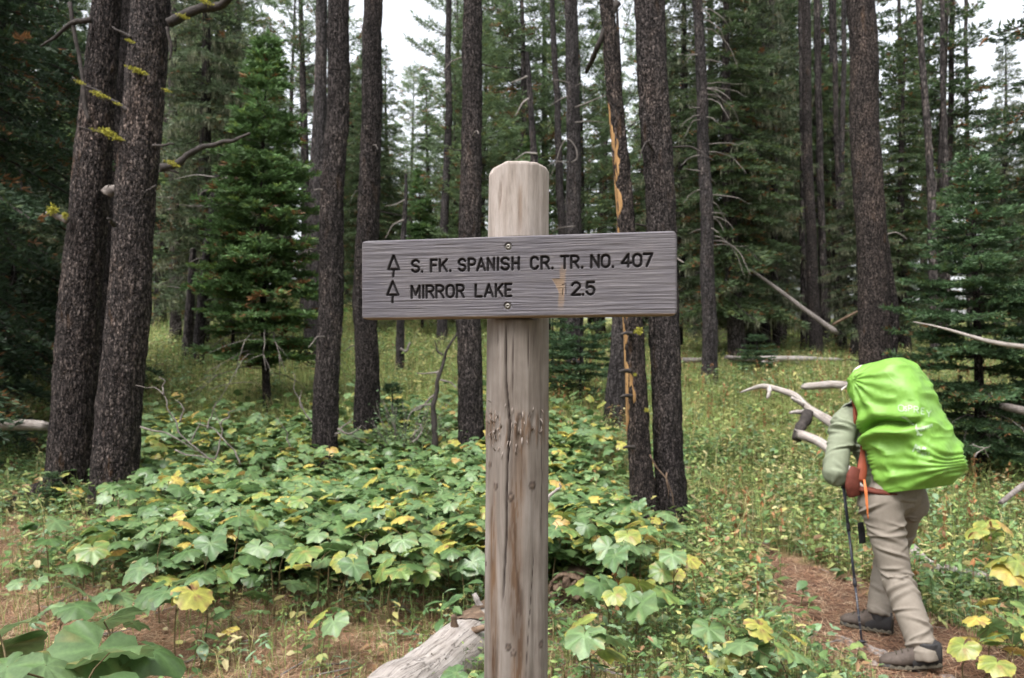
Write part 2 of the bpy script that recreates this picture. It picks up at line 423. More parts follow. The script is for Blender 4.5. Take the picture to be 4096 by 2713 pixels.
def stroke_dist(sts, pts):
    best = np.full(len(pts), 9.0)
    for q in sts:
        lo, hi = q.min(0) - .012, q.max(0) + .012
        ix = np.where(((pts > lo) & (pts < hi)).all(1))[0]
        if not len(ix): continue
        p = pts[ix]
        for a, b in zip(q[:-1], q[1:]):
            d = b - a; t = np.clip(((p - a) @ d) / (d @ d + 1e-12), 0, 1)
            best[ix] = np.minimum(best[ix], np.linalg.norm(p - a - t[:, None] * d, axis=1))
    return best
sdist = stroke_dist(strokes, pts2).reshape(gu.shape)
wdist = stroke_dist(worn, pts2).reshape(gu.shape)
SW = .0025
groove = sstep(SW + .0008, SW - .0009, sdist)
grain = fbm(np.stack([xx * 14, yy * 420, xx * 0], -1).reshape(-1, 3), 3, 71).reshape(gu.shape)
edge_d = np.minimum(hx0 - np.abs(xx), hy0 - np.abs(yy))
c_chip = board_xy(1490, 900)
dx_, dy_ = xx - c_chip[0], yy - c_chip[1]
strip = sstep(.0085, .0035, np.abs(dx_ + .001 - .06 * dy_) + .0018 * grain) * sstep(-.052, -.025, dy_) * sstep(.056, .030, dy_)
t_ = np.clip((.020 - dy_) / .045, 0, 1); tri = sstep(-.0225 * (1 - t_) - .001, -.0225 * (1 - t_) + .003, dx_ + .0012 * grain) * sstep(.006, .002, dx_) * sstep(.0215, .0185, dy_) * sstep(-.026, -.015, dy_)
chip = np.clip(np.maximum(strip * (.75 + .25 * grain), tri), 0, 1)
depth = -.0045 * groove + .00055 * grain - .0009 * chip - .0012 * sstep(.0012, .0004, wdist) - .0045 * np.clip(1 - edge_d / .004, 0, 1) ** 2
for zx, zy in ((1110, 608), (1105, 1025)):
    s = board_xy(zx, zy); rr = np.hypot(xx - s[0], yy - s[1]); depth -= .0035 * sstep(.0086, .0074, rr)
front = BC + xx[..., None] * bu + yy[..., None] * bv + depth[..., None] * bn
sign = empty('trail_sign', (.012, 1.72, 0), 'weathered trail sign, routed grey board screwed to a pale round post', 'sign')
m, nt, b = new_mat('weathered_board'); M['board'] = m
at = N(nt, 'Attribute', attribute_name='Col')
sp = N(nt, 'SeparateColor'); nt.links.new(at.outputs['Color'], sp.inputs[0])
tcb = N(nt, 'TexCoord')
vr = N(nt, 'VectorRotate', rotation_type='Z_AXIS'); vr.inputs['Angle'].default_value = -math.atan2(bu[1], bu[0])
nt.links.new(tcb.outputs['Object'], vr.inputs['Vector'])
mp = N(nt, 'Mapping'); mp.inputs['Scale'].default_value = (7, 30, 330); nt.links.new(vr.outputs[0], mp.inputs['Vector'])
mp2 = N(nt, 'Mapping'); mp2.inputs['Scale'].default_value = (16, 30, 520); nt.links.new(vr.outputs[0], mp2.inputs['Vector'])
g1 = noise(nt, mp.outputs[0], 1, 5, .7, .35); g2 = noise(nt, mp2.outputs[0], 1, 3, .6); g3 = noise(nt, coords(nt, (6, 6, 12)), 1, 3)
c = ramp(nt, g1, [(.3, (.078, .073, .081)), (.5, (.110, .103, .115)), (.72, (.150, .141, .154))])
c = mixc(nt, ramp(nt, g2, [(.60, (0, 0, 0)), (.72, (.8, .8, .8))]), c, (.235, .218, .215))
g5 = noise(nt, mp.outputs[0], 2.6, 4, .75, .2); c = mixc(nt, ramp(nt, g5, [(.30, (.5, .5, .5)), (.38, (0, 0, 0))]), c, (.055, .050, .054))
c = mixc(nt, 1.0, c, ramp(nt, g3, [(.3, (.82, .82, .86)), (.7, (1.14, 1.12, 1.08))]), 'MULTIPLY')
c = mixc(nt, sp.outputs[1], c, ramp(nt, g1, [(.3, (.15, .10, .065)), (.6, (.25, .175, .115))]))
c = mixc(nt, sp.outputs[0], c, (.012, .010, .011))
c = mixc(nt, sp.outputs[2], c, (.20, .14, .085))
nt.links.new(c, b.inputs['Base Color']); b.inputs['Roughness'].default_value = .82; b.inputs['Specular IOR Level'].default_value = .25
bump(nt, b, g1, .6, .003)
lower = sstep(-hy0 + .006, -hy0 + .001, yy)
fcol = np.stack([np.clip(groove + .8 * sstep(.0014, .0005, wdist), 0, 1), chip * .85, lower * .9], -1).reshape(-1, 3)
board_mb = MB()
ff = grid_faces(NV, NU, False)
gflat = groove.ravel(); fg = gflat[ff].min(1) > .55
fv = front.reshape(-1, 3)
ring = np.r_[np.arange(NU), np.arange(2 * NU - 1, NV * NU, NU), np.arange(NV * NU - 2, (NV - 1) * NU - 1, -1), np.arange((NV - 2) * NU, 0, -NU)]
TH = .038
back1 = fv[ring] - bn * (TH - .006); ctr = fv[ring].mean(0)
back2 = ctr - bn * TH + (back1 - bn * .004 - (ctr - bn * TH)) * .992
nr = len(ring); base = NU * NV
j = np.arange(nr); j2 = (j + 1) % nr
sides = np.concatenate([np.stack([ring[j2], ring[j], base + j, base + j2], -1), np.stack([base + j2, base + j, base + nr + j, base + nr + j2], -1)])
cap = np.stack([base + nr + j2, base + nr + j, np.full(nr, base + 2 * nr)], -1)
allv = np.concatenate([fv, back1, back2, [back2.mean(0)]])
allc = np.concatenate([fcol, np.tile([0, 0, .35], (2 * nr + 1, 1))])
board_mb.add(allv, [ff[~fg], sides, cap], allc)
board = board_mb.build('sign_board', M['board'], sign)
cd = np.stack([stroke_dist([q for q, o in zip(strokes, owner) if o == k], pts2) for k in range(nchar[0])])
which = cd.argmin(0)
lfa = ff[fg]; fo = which[lfa[:, 0]]
for k in range(nchar[0]):
    lf = lfa[fo == k]
    if not len(lf): continue
    used, inv = np.unique(lf, return_inverse=True)
    MB().add(fv[used], inv.reshape(lf.shape), fcol[used]).build('arrow' if k >= nchar[0] - 2 else 'letter', M['board'], board, origin=A(sign.location))
M['steel'] = flat('dull_steel', (.22, .205, .185), .5, .5, .2, 200, .9)
for zx, zy in ((1110, 608), (1105, 1025)):
    s = board_xy(zx, zy); o = BC + s[0] * bu + s[1] * bv - bn * .0042
    prof = [(0, .0018), (.0016, .0018), (.0019, .0038), (.0034, .0040), (.0052, .0032), (.0058, .0018), (.0058, -.004)]
    th = np.linspace(0, 2 * np.pi, 24, endpoint=False); vv = []
    for kk, (r, h) in enumerate(prof):
        rr = r * (1 + (.22 * np.cos(th * 6) if kk in (1, 2) else 0))
        vv.append(o + (rr * np.cos(th))[:, None] * bu + (rr * np.sin(th))[:, None] * bv + bn * h)
    MB().add(np.concatenate(vv), grid_faces(len(prof), 24)).build('screw', M['steel'], sign)
    wv = [o + (r * np.cos(th))[:, None] * bu + (r * np.sin(th))[:, None] * bv + bn * h for r, h in ((.0056, -.001), (.0058, .0012), (.0080, .0012), (.0083, -.001))]
    MB().add(np.concatenate(wv), grid_faces(4, 24)).build('washer', M['steel'], sign)

# the post: a peeled round log, chamfered uneven top, checks, knots and a scuffed band
nz_, ns_ = 420, 200
ztop = P(2070, 683, 1.72)[2]
zz = np.linspace(-.3, ztop, nz_)
th = np.linspace(0, 2 * np.pi, ns_, endpoint=False)
prad = np.interp(zz, [0, 1.0, ztop], [.0725, .0705, .0665])
TT, ZZ = np.meshgrid(th, zz)
cxp = .012 + (1.72 / FPX) * np.interp(ZZ, [0.8, ztop], [-6, 6])
R = prad[:, None] * np.ones(ns_)
q3 = np.stack([np.cos(TT) * 3.0, np.sin(TT) * 3.0, ZZ * 2.2], -1).reshape(-1, 3)
R = R + .0022 * fbm(q3, 2, 81).reshape(R.shape)
q4 = np.stack([np.cos(TT) * 22, np.sin(TT) * 22, ZZ * 3.0], -1).reshape(-1, 3)
R = R + .0005 * fbm(q4, 2, 83).reshape(R.shape)
pattr = np.zeros(R.shape + (3,))
def ang(px, z): # azimuth on the side facing the walker for a photo column
    xo = (px - 2070) / FPX * 1.66
    return -math.pi / 2 + math.asin(max(-.98, min(.98, xo / .07)))
def pz(py): return CAMH - (py - HOR) / FPX * 1.66
def crack(pxy, wdt, dep):
    zc = A([pz(y) for x, y in pxy]); ac = A([ang(x, 0) for x, y in pxy]); o = np.argsort(zc)
    ca = np.interp(ZZ, zc[o], ac[o]) + .012 * vnoise(np.stack([ZZ.ravel() * 30, ZZ.ravel() * 0, ZZ.ravel() * 0], -1), 5).reshape(ZZ.shape)
    inside = sstep(zc.min() - .01, zc.min() + .05, ZZ) * sstep(zc.max() + .01, zc.max() - .05, ZZ)
    d = np.abs(((TT - ca + math.pi) % (2 * math.pi)) - math.pi) * .07
    w = sstep(wdt, wdt * .25, d) * inside
    return w, dep * w
for pxy, wdt, dep in ((((2018, 1290), (2022, 1520), (2040, 1700), (2030, 1860), (2026, 2000), (2030, 2120), (2022, 2260), (2015, 2420)), .0026, .010),
                      (((2052, 1290), (2050, 1600)), .0014, .003), (((2110, 1290), (2112, 1500)), .0012, .002), (((2140, 2200), (2120, 2480), (2105, 2713)), .0010, .002),
                      (((2165, 1600), (2170, 1900), (2165, 2200)), .0014, .002), (((1985, 1290), (1990, 1450)), .0011, .002)):
    w, dep_ = crack(pxy, wdt, dep); R -= dep_; pattr[..., 0] = np.maximum(pattr[..., 0], w)
def spot(px, py, rx, rz): 
    a = ang(px, 0); d = np.abs(((TT - a + math.pi) % (2 * math.pi)) - math.pi) * .07
    return np.hypot(d / rx, (ZZ - pz(py)) / rz)
for px, py, r in ((2044, 1987, .007), (2130, 1942, .008), (1981, 1948, .006), (1955, 1865, .006), (2038, 2582, .006), (2058, 2608, .006), (2168, 2585, .007), (1945, 2275, .005), (2078, 1663, .005), (2117, 1664, .004)):
    s = spot(px, py, r, r * 1.15); ringm = sstep(.45, .1, np.abs(s - .85)); R += .0018 * sstep(1.2, .6, s); R -= .0016 * ringm
    pattr[..., 0] = np.maximum(pattr[..., 0], .75 * ringm); pattr[..., 1] = np.maximum(pattr[..., 1], .5 * sstep(1.1, .6, s))
# scuffed, splintered band and brown stains running down from it
bandn = fbm(np.stack([np.cos(TT) * 16, np.sin(TT) * 16, ZZ * 22], -1).reshape(-1, 3), 3, 91).reshape(R.shape)
band = sstep(1.0, .3, np.abs(ZZ - pz(1715)) / .05) * sstep(1.7, .9, np.abs(TT + math.pi / 2 + .15 - (TT > math.pi) * 2 * math.pi))
R += .0045 * band * np.clip(bandn, -.6, 1)
aT = np.where(TT > math.pi, TT - 2 * math.pi, TT)
stain1 = (.55 + .45 * sstep(-.4, .3, bandn)) * sstep(.26, .04, np.abs(aT - ang(1975, 0) - .05 * np.sin(ZZ * 9))) * sstep(pz(1820), pz(2150), ZZ)
stain2 = sstep(.34, .05, np.abs(aT - ang(2068, 0) - .07 * np.sin(ZZ * 14 + 1))) * sstep(pz(1690), pz(1760), ZZ) * (.55 + .45 * sstep(-.2, .3, bandn))
stain3 = sstep(.10, .03, np.abs(aT - ang(2075, 0))) * sstep(pz(700), pz(800), ZZ) * sstep(pz(970), pz(860), ZZ) * .6
pattr[..., 1] = np.clip(np.maximum.reduce([pattr[..., 1], stain1 * 1.0, stain2 * .95, stain3, band * sstep(-.1, .5, bandn) * .8]), 0, 1)
pattr[..., 2] = sstep(pz(1280), pz(1240), ZZ)                       # the head above the board is paler and cleaner
gouge = np.abs(aT - ang(1990, 0) - (ZZ - pz(790)) * 1.6)            # diagonal scar on the head
sc_ = sstep(.09, .0, gouge) * sstep(pz(880), pz(800), ZZ) * sstep(pz(690), pz(720), ZZ)
R -= .004 * sc_ * (bandn * .5 + .6); pattr[..., 1] = np.maximum(pattr[..., 1], .5 * sc_ * sstep(0, .4, bandn))
# flat seat for the board
yloc = R * np.sin(TT); seat = (np.abs(ZZ - ZC) < BH / 2 + .001)
seat_y = -(1.72 - (1.632 + TH + .001))
yloc = np.where(seat, np.maximum(yloc, seat_y), yloc); xloc = R * np.cos(TT)
topn = .0022 * fbm(np.stack([np.cos(TT[-1]) * 2.5, np.sin(TT[-1]) * 2.5, TT[-1] * 0], -1), 3, 88)
pv = np.stack([cxp + xloc, 1.72 + yloc, ZZ], -1)
pv[-1, :, 2] += topn - .007 * (xloc[-1] / .066) ** 4 - .004 * sstep(-.03, -.06, xloc[-1])
pv[-2, :, 2] = pv[-1, :, 2] - .004
extra = [pv.reshape(-1, 3)]; ex_c = [pattr.reshape(-1, 3)]
for s, h in ((.955, .004), (.8, .007), (.5, .008), (.2, .008)):
    rg = pv[-1].copy(); c0 = rg[:, :2].mean(0); rg[:, :2] = c0 + (rg[:, :2] - c0) * s; rg[:, 2] = ztop + (rg[:, 2] - ztop) * s + h
    extra.append(rg); ex_c.append(pattr[-1])
m, nt, b = new_mat('peeled_post'); M['post'] = m
at = N(nt, 'Attribute', attribute_name='Col'); sp = N(nt, 'SeparateColor'); nt.links.new(at.outputs['Color'], sp.inputs[0])
g1 = noise(nt, coords(nt, (110, 110, 5)), 1, 5, .7, .5); g2 = noise(nt, coords(nt, (38, 38, 5)), 1, 4, .55, .8); g3 = noise(nt, coords(nt, (7, 7, 5)), 1, 4)
g4 = noise(nt, coords(nt, (260, 260, 30)), 1, 3, .7)
c = ramp(nt, g2, [(.2, (.115, .098, .085)), (.5, (.192, .170, .153)), (.8, (.255, .234, .217))])
c = mixc(nt, .35, c, ramp(nt, g1, [(.3, (.6, .58, .57)), (.6, (1.2, 1.18, 1.17))]), 'MULTIPLY')
c = mixc(nt, 1.0, c, ramp(nt, g3, [(.3, (.66, .62, .58)), (.7, (1.18, 1.18, 1.18))]), 'MULTIPLY')
cp = ramp(nt, g2, [(.25, (.20, .168, .145)), (.5, (.30, .262, .238)), (.8, (.37, .335, .312))])
cp = mixc(nt, .4, cp, ramp(nt, g4, [(.3, (.6, .57, .55)), (.6, (1.15, 1.14, 1.13))]), 'MULTIPLY')
c = mixc(nt, sp.outputs[2], c, cp)
c = mixc(nt, sp.outputs[1], c, ramp(nt, g2, [(.3, (.045, .026, .016)), (.65, (.15, .090, .052))]))
c = mixc(nt, sp.outputs[0], c, (.035, .025, .022))
nt.links.new(c, b.inputs['Base Color']); b.inputs['Roughness'].default_value = .85; b.inputs['Specular IOR Level'].default_value = .2
bump(nt, b, g1, .4, .003)
post = MB().add(np.concatenate(extra), grid_faces(nz_ + 4, ns_), np.concatenate(ex_c)).build('post', M['post'], sign)
# splinters standing proud of the scuffed band
mb = MB()
for _ in range(46):
    a = -math.pi / 2 + rng.uniform(-1.1, .9); z = pz(1715) + rng.normal(0, .028); r = .0705
    p0 = A([.012 + r * math.cos(a), 1.72 + r * math.sin(a), z]); out = A([math.cos(a), math.sin(a), 0])
    l = rng.uniform(.006, .017); tip = p0 + out * rng.uniform(.002, .008) + A([0, 0, l * rng.choice([-1, 1])])
    v, f = tube([p0 - out * .002, (p0 + tip) / 2 + out * .001, tip], [.0016, .0012, .0003], 4); mb.add(v, f, (0, rng.uniform(0, .5), .8))
tag(mb.build('splinter_band', M['post'], sign), None, kind='stuff')

# ---------------------------------------------------------------- conifers
def rot_to(d):
    d = d / (np.linalg.norm(d, axis=-1, keepdims=True) + 1e-9); return d
def needle_clumps(p, d, size, n=5, cols=None, wid=.3, spread=.9, seed=0):
    """n narrow blades leaving each point, fanned about direction d"""
    r = np.random.default_rng(seed); K = len(p)
    d = rot_to(d); rnd = r.normal(0, 1, (K, n, 3)); rnd[..., 2] = rnd[..., 2] * .7 + .15
    e = rot_to(d[:, None] + rnd * spread * .55)
    L = size[:, None] * r.uniform(.65, 1.25, (K, n))
    side = rot_to(np.cross(e, r.normal(0, 1, (K, n, 3))))
    b = p[:, None] + r.normal(0, .12, (K, n, 3)) * size[:, None, None]
    w = (L * wid)[..., None]
    mid = b + e * (L * .5)[..., None]
    tip = b + e * L[..., None]
    v = np.stack([b, mid + side * w * .5, tip, mid - side * w * .5], 2).reshape(-1, 3)
    f = np.arange(K * n * 4).reshape(-1, 4)
    c = np.repeat(cols[:, None] * r.uniform(.75, 1.3, (K, n, 1)), 4, axis=1).reshape(-1, 3) if cols is not None else None
    return v, f, c
def conifer(H, hb, Rm, twig, seed, green, dz=.3, nb=5, style='fir', blades=5, lichen=0.0, brown=.05, rt=None, dens=1.0, dead=0, gap=0.0):
    """returns MBs: trunk, crown, lichen, dead branches - origin at the foot"""
    r = np.random.default_rng(seed)
    rt = rt or H * .012
    zt = np.linspace(-.25, H, 26); ax = np.stack([.012 * H * np.sin(zt / H * 3 + seed), .012 * H * np.cos(zt / H * 2.3 + seed * 2), zt], -1); ax[:, :2] -= ax[1, :2]
    axis = lambda z: A([np.interp(z, zt, ax[:, 0]), np.interp(z, zt, ax[:, 1]), z])
    tr = MB(); v, f = tube(ax, np.interp(zt, [-.25, 0, H * .06, H], [rt * 1.5, rt * 1.25, rt, .008]), 9); tr.add(v, f)
    cr, li, de = MB(), MB(), MB()
    pts, dirs, sz, ty, lp = [], [], [], [], []
    z = hb
    while z < H * .985:
        rel = (H - z) / (H - hb)
        nn = max(3, int(round(nb * (.7 + .5 * r.random()))))
        a0 = r.uniform(0, 6.28)
        for kb in range(nn):
            if r.random() < gap: continue
            a = a0 + kb * 6.283 / nn + r.normal(0, .25)
            L = Rm * (rel ** .75 if style != 'pine' else min(1, rel * 2.2) ** .6) * r.uniform(.6, 1.12) + .05
            if rel > .8: L *= r.uniform(.55, 1.0)
            h = A([math.cos(a), math.sin(a), 0]); sd_ = A([-math.sin(a), math.cos(a), 0])
            up = {'fir': .30 - .42 * rel, 'spruce': .12 - .60 * rel, 'pine': .45 - .2 * rel}[style] + r.normal(0, .07)
            n = max(4, int(L / (twig * .62))); t = (np.arange(n) + .5) / n
            zc = L * (up * t - {'fir': .10, 'spruce': .30, 'pine': -.1}[style] * t * t + {'fir': .12, 'spruce': .22, 'pine': .15}[style] * t ** 3)
            bp = axis(z + r.normal(0, dz * .2)) + h * (L * t)[:, None] + A([0, 0, 1]) * zc[:, None] + sd_ * (L * .06 * np.sin(t * 3 + r.uniform(0, 6)))[:, None]
            if L > .18:
                q = np.concatenate([[axis(z)], bp[::max(1, n // 4)], bp[-1:]]); rb = max(.004, L * .014)
                v, f = tube(q, np.linspace(rb, rb * .25, len(q)), 4); cr.add(v, f, (.075, .06, .05), 1)
            t_in = .12 if style != 'pine' else .5
            for i in range(n):
                if t[i] < t_in * (1 if L > .4 else .3): continue
                fw = h + A([0, 0, up * .6])
                ll = (L * .42 * (1 - t[i]) ** .8 + twig * .8) * r.uniform(.7, 1.15)
                if style == 'pine': ll = twig * 2.0
                for s in (-1, 1):
                    m_ = max(1, int(ll / (twig * .8) * dens)); u = (np.arange(m_) + .6) / m_
                    dd = rot_to(fw * .75 + s * sd_ * (1.0 if style != 'pine' else .6) + r.normal(0, .12, 3))
                    dr_ = {'fir': -.05, 'spruce': -.30, 'pine': .25}[style]
                    pp = bp[i] + dd * (ll * u)[:, None] + A([0, 0, 1]) * (dr_ * ll * u * u)[:, None]
                    pts.append(pp); dirs.append(np.tile(dd + A([0, 0, .15]), (m_, 1))); sz.append(np.full(m_, twig * r.uniform(.85, 1.2)))
                    ty.append(np.full(m_, 1.0 if r.random() < brown * (1.6 if rel > .6 else .5) else 0.0))
                    if lichen and r.random() < lichen * (.35 + .8 * rel): lp.append(pp[r.integers(m_)])
            pts.append(bp[-2:]); dirs.append(np.tile(h + A([0, 0, .2]), (2, 1))); sz.append(np.full(2, twig)); ty.append(np.zeros(2))
        z += dz * r.uniform(.7, 1.3) * (1.0 if z < H * .85 else .7)
    pts.append(np.stack([axis(H - .02 * k) for k in range(3)])); dirs.append(np.tile([0, 0, 1.], (3, 1))); sz.append(np.full(3, twig)); ty.append(np.zeros(3))
    p = np.concatenate(pts); d = np.concatenate(dirs); s = np.concatenate(sz); t = np.concatenate(ty)
    col = A(green) * (1 + .22 * fbm(p * (1.1 / max(.5, Rm * .4)), 2, seed)[:, None]) * r.uniform(.75, 1.25, (len(p), 1))
    yl = r.random(len(p))[:, None] < .12; col = np.where(yl, col * A([1.35, 1.15, .8]), col)
    col = np.where(t[:, None] > .5, A([.17, .085, .035]) * r.uniform(.6, 1.2, (len(p), 1)), col)
    v, f, c = needle_clumps(p, d, s, blades, col, .26 if style != 'pine' else .16, .9 if style != 'pine' else 1.5, seed + 1)
    cr.add(v, f, c)
    if lp:
        lp = A(lp); K = len(lp); nl = 6
        l = r.uniform(.6, 1.7, (K, nl)) * twig * 1.7; o = r.normal(0, .4 * twig, (K, nl, 3)); o[..., 2] *= .3
        b = lp[:, None] + o; w = r.normal(0, 1, (K, nl, 3)); w[..., 2] = 0; w = rot_to(w) * (l * .035)[..., None]
        sw = r.normal(0, .12, (K, nl, 3)) * l[..., None]; sw[..., 2] = 0; dn = np.zeros((K, nl, 3)); dn[..., 2] = -l
        v = np.stack([b, b + dn * .45 + w + sw, b + dn + sw * .3, b + dn * .5 - w + sw], 2).reshape(-1, 3)
        li.add(v, np.arange(len(v)).reshape(-1, 4), np.repeat(A([.20, .21, .14]) * r.uniform(.5, 1.2, (K * nl, 1)), 4, 0))
    for kdead in range(dead):
        z = r.uniform(.6, hb * 1.1 + .5); a = r.uniform(0, 6.28); L = r.uniform(.4, 1.5) * min(1, Rm); h = A([math.cos(a), math.sin(a), 0])
        t = np.linspace(0, 1, 7); q = axis(z) + h * (L * t)[:, None] + A([0, 0, 1]) * (L * (.25 * t - .7 * t * t))[:, None] + r.normal(0, .02, (7, 3))
        v, f = tube(q, np.linspace(.011, .003, 7), 4); de.add(v, f)
        for s in range(3):
            i = r.integers(2, 6); dd = rot_to(h + r.normal(0, .6, 3) + A([0, 0, -.5])); l = L * r.uniform(.2, .45)
            v, f = tube([q[i], q[i] + dd * l * .5, q[i] + dd * l + A([0, 0, -.08 * l])], [.006, .004, .002], 3); de.add(v, f)
    return tr, cr, li, de
class Proto: pass
def proto(name, barkm, **k):
    tr, cr, li, de = conifer(**k); p = Proto(); p.H = k['H']
    p.parts = [('trunk', tr.mesh(name + '_trunk', barkm)), ('crown', cr.mesh(name + '_crown', [M['needle'], M['twig'] if False else M['darktwig']], False))]
    if li.n: p.parts.append(('lichen', li.mesh(name + '_lichen', M['lichen'], False)))
    if de.n: p.parts.append(('dead_branches', de.mesh(name + '_dead', M['twig'])))
    return p
def plant_tree(pr, name, x, y, label, group=None, H=None, rz=None, cat='tree', wide=1.0, sink=0.05, tilt=0):
    o = empty(name, (x, y, gz(x, y) - sink), label, cat, group)
    s = (H or pr.H) / pr.H; o.scale = (s * wide, s * wide, s); o.rotation_euler = (tilt, 0, rng.uniform(0, 6.28) if rz is None else rz)
    for n, me in pr.parts:
        c = link(n, me, o)
        if n in ('crown', 'lichen', 'dead_branches'): c['kind'] = 'stuff'
    return o
def atpx(px, d): return (px - 2048) / FPX * d

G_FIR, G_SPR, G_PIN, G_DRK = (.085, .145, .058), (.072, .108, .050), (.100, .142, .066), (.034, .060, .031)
pr_fir = proto('young_fir', M['bark_dark'], H=6.2, hb=.95, Rm=1.12, twig=.09, seed=3, green=(.088, .155, .056), dz=.21, nb=8, style='fir', blades=7, dens=1.2, gap=.07, brown=.05, rt=.055, dead=10)
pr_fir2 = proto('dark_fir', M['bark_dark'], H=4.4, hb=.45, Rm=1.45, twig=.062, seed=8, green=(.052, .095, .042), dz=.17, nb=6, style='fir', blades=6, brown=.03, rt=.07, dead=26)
pr_seed = proto('fir_seedling', M['bark_grey'], H=1.0, hb=.2, Rm=.36, twig=.045, seed=12, green=(.058, .105, .050), dz=.10, nb=5, style='fir', blades=5, brown=.02, rt=.010)
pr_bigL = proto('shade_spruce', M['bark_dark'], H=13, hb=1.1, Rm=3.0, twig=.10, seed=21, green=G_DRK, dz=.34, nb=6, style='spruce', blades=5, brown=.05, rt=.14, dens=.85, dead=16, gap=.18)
pr_sprA = proto('tall_spruce', M['bark_far'], H=20, hb=2.6, Rm=2.3, twig=.14, seed=31, green=G_SPR, dz=.42, nb=6, style='spruce', blades=5, lichen=.08, brown=.05, dead=24, gap=.18)
pr_sprB = proto('lichen_spruce', M['bark_grey'], H=18, hb=2.0, Rm=2.1, twig=.14, seed=37, green=(.076, .104, .058), dz=.46, nb=6, style='spruce', blades=4, lichen=.40, brown=.05, dead=40, gap=.12)
pr_pinA = proto('lodgepole', M['bark_far'], H=19, hb=7.0, Rm=1.7, twig=.20, seed=41, green=G_PIN, dz=.42, nb=5, style='pine', blades=9, brown=.06, dead=26)
pr_firA = proto('tall_fir', M['bark_far'], H=17, hb=1.6, Rm=2.0, twig=.14, seed=43, green=(.088, .134, .062), dz=.46, nb=6, style='fir', blades=5, lichen=.05, brown=.07, dead=12, gap=.15)
pr_pinB = proto('open_pine', M['bark_far'], H=15, hb=3.0, Rm=1.5, twig=.19, seed=47, green=(.12, .175, .085), dz=.46, nb=5, style='pine', blades=9, brown=.08, dead=12)

pr_airy = proto('airy_pine', M['bark_far'], H=16, hb=5.0, Rm=1.9, twig=.20, seed=61, green=(.10, .15, .075), dz=.5, nb=5, style='pine', blades=9, brown=.08, dead=14, gap=.45)
pr_layer = proto('layered_spruce', M['bark_far'], H=17, hb=4.0, Rm=2.5, twig=.18, seed=67, green=(.068, .108, .050), dz=.62, nb=5, style='fir', blades=6, brown=.07, dead=22, gap=.25, lichen=.05)

# ---------------------------------------------------------------- trunks that stand out one by one
pr_high = proto('high_pine', M['bark_far'], H=24, hb=15.5, Rm=1.5, twig=.22, seed=53, green=G_PIN, dz=.6, nb=4, style='pine', blades=7, brown=.05, gap=.2)
def trunk_tree(name, pix, d, label, bm, H=22, cat='tree', flare=.35, crown=True, top_broken=False, fine=True, ground_ext=True, rough=.020, seed=0, group=None):
    """pix: (column, row, width) from the top of the picture down to the foot, all at depth d"""
    pp = A([P(x, y, d) for x, y, w in pix]); rr = A([w / 2 / FPX * d for x, y, w in pix])
    if ground_ext:
        dirv = pp[-1] - pp[-2]; dirv /= np.linalg.norm(dirv); dirv = rot_to(dirv * .6 + A([0, 0, -.4]))
        zg = gz(pp[-1][0], pp[-1][1]) - .12
        if pp[-1][2] > zg: pp = np.vstack([pp, pp[-1] + dirv * (pp[-1][2] - zg) / max(.2, -dirv[2])]); rr = np.r_[rr, rr[-1] * 1.06]
    if not top_broken:
        up = pp[0] - pp[1]; up /= np.linalg.norm(up); up = rot_to(up * .5 + A([0, 0, .5])); zt = pp[-1][2] + H
        if zt > pp[0][2] + .5:
            pp = np.vstack([pp[0] + up * (zt - pp[0][2]), pp]); rr = np.r_[.03, rr]
    foot = pp[-1].copy(); pp = pp[::-1]; rr = rr[::-1]
    L = np.r_[0, np.cumsum(np.linalg.norm(np.diff(pp, axis=0), axis=1))]
    zs = np.r_[np.arange(0, min(7.5, L[-1]), .05 if fine else .12), np.linspace(min(7.5, L[-1]), L[-1], 14)]
    c = np.stack([np.interp(zs, L, pp[:, k]) for k in range(3)], -1); r = np.interp(zs, L, rr)
    for _ in range(6): c[1:-1] = (c[:-2] + 2 * c[1:-1] + c[2:]) / 4
    wx_ = np.stack([zs * .9, zs * 0 + seed, zs * 0], -1); c[:, 0] += .022 * vnoise(wx_, seed + 50) * sstep(0, .6, zs); c[:, 1] += .022 * vnoise(wx_, seed + 51) * sstep(0, .6, zs)
    seg = 44 if fine else 16
    tt = np.linspace(0, 2 * np.pi, seg, endpoint=False)
    q = np.stack([np.cos(tt)[None] * np.ones((len(zs), 1)), np.sin(tt)[None] * np.ones((len(zs), 1)), zs[:, None] * np.ones(seg)], -1).reshape(-1, 3)
    mod = 1 + .055 * fbm(q * A([1.5, 1.5, 1.1]) + seed, 2, seed).reshape(len(zs), seg) + rough / r[:, None] * .55 * fbm(q * A([7, 7, 9]) + seed, 2, seed + 3).reshape(len(zs), seg)
    lob = .6 + .4 * np.sin(tt * 4 + seed)[None]
    mod = mod + flare * np.exp(-zs / .16)[:, None] * lob
    root = empty(name, foot, label, cat, group)
    if top_broken:
        r[-1] *= .35; c[-1] += A([0, 0, .04])
    v, f = tube(c, r, seg, mod)
    MB().add(v, f).build('trunk', bm, root)
    if crown and not top_broken:
        top = c[-1]; k = link('crown', pr_high.parts[1][1], root); k['kind'] = 'stuff'
        s = H / 24; k.scale = (s, s, s); k.location = Vector(top - foot) - Vector((0, 0, 24 * s)); k.rotation_euler = (0, 0, seed * 1.7)
    return root, c, r
def branch(root, pts, r0, r1, mat, name='branch', seg=7, n=None, wob=0.0, seed=0):
    q = resample(pts, n or max(6, len(pts) * 4)); q = wobble(q, wob, seed) if wob else q
    tt = np.linspace(r0, r1, len(q)); mod = 1 + .18 * vnoise(np.stack([np.arange(len(q) * seg) * .7, np.zeros(len(q) * seg), np.zeros(len(q) * seg)], -1), seed).reshape(len(q), seg)
    v, f = tube(q, tt, seg, mod)
    return MB().add(v, f).build(name, mat, root)
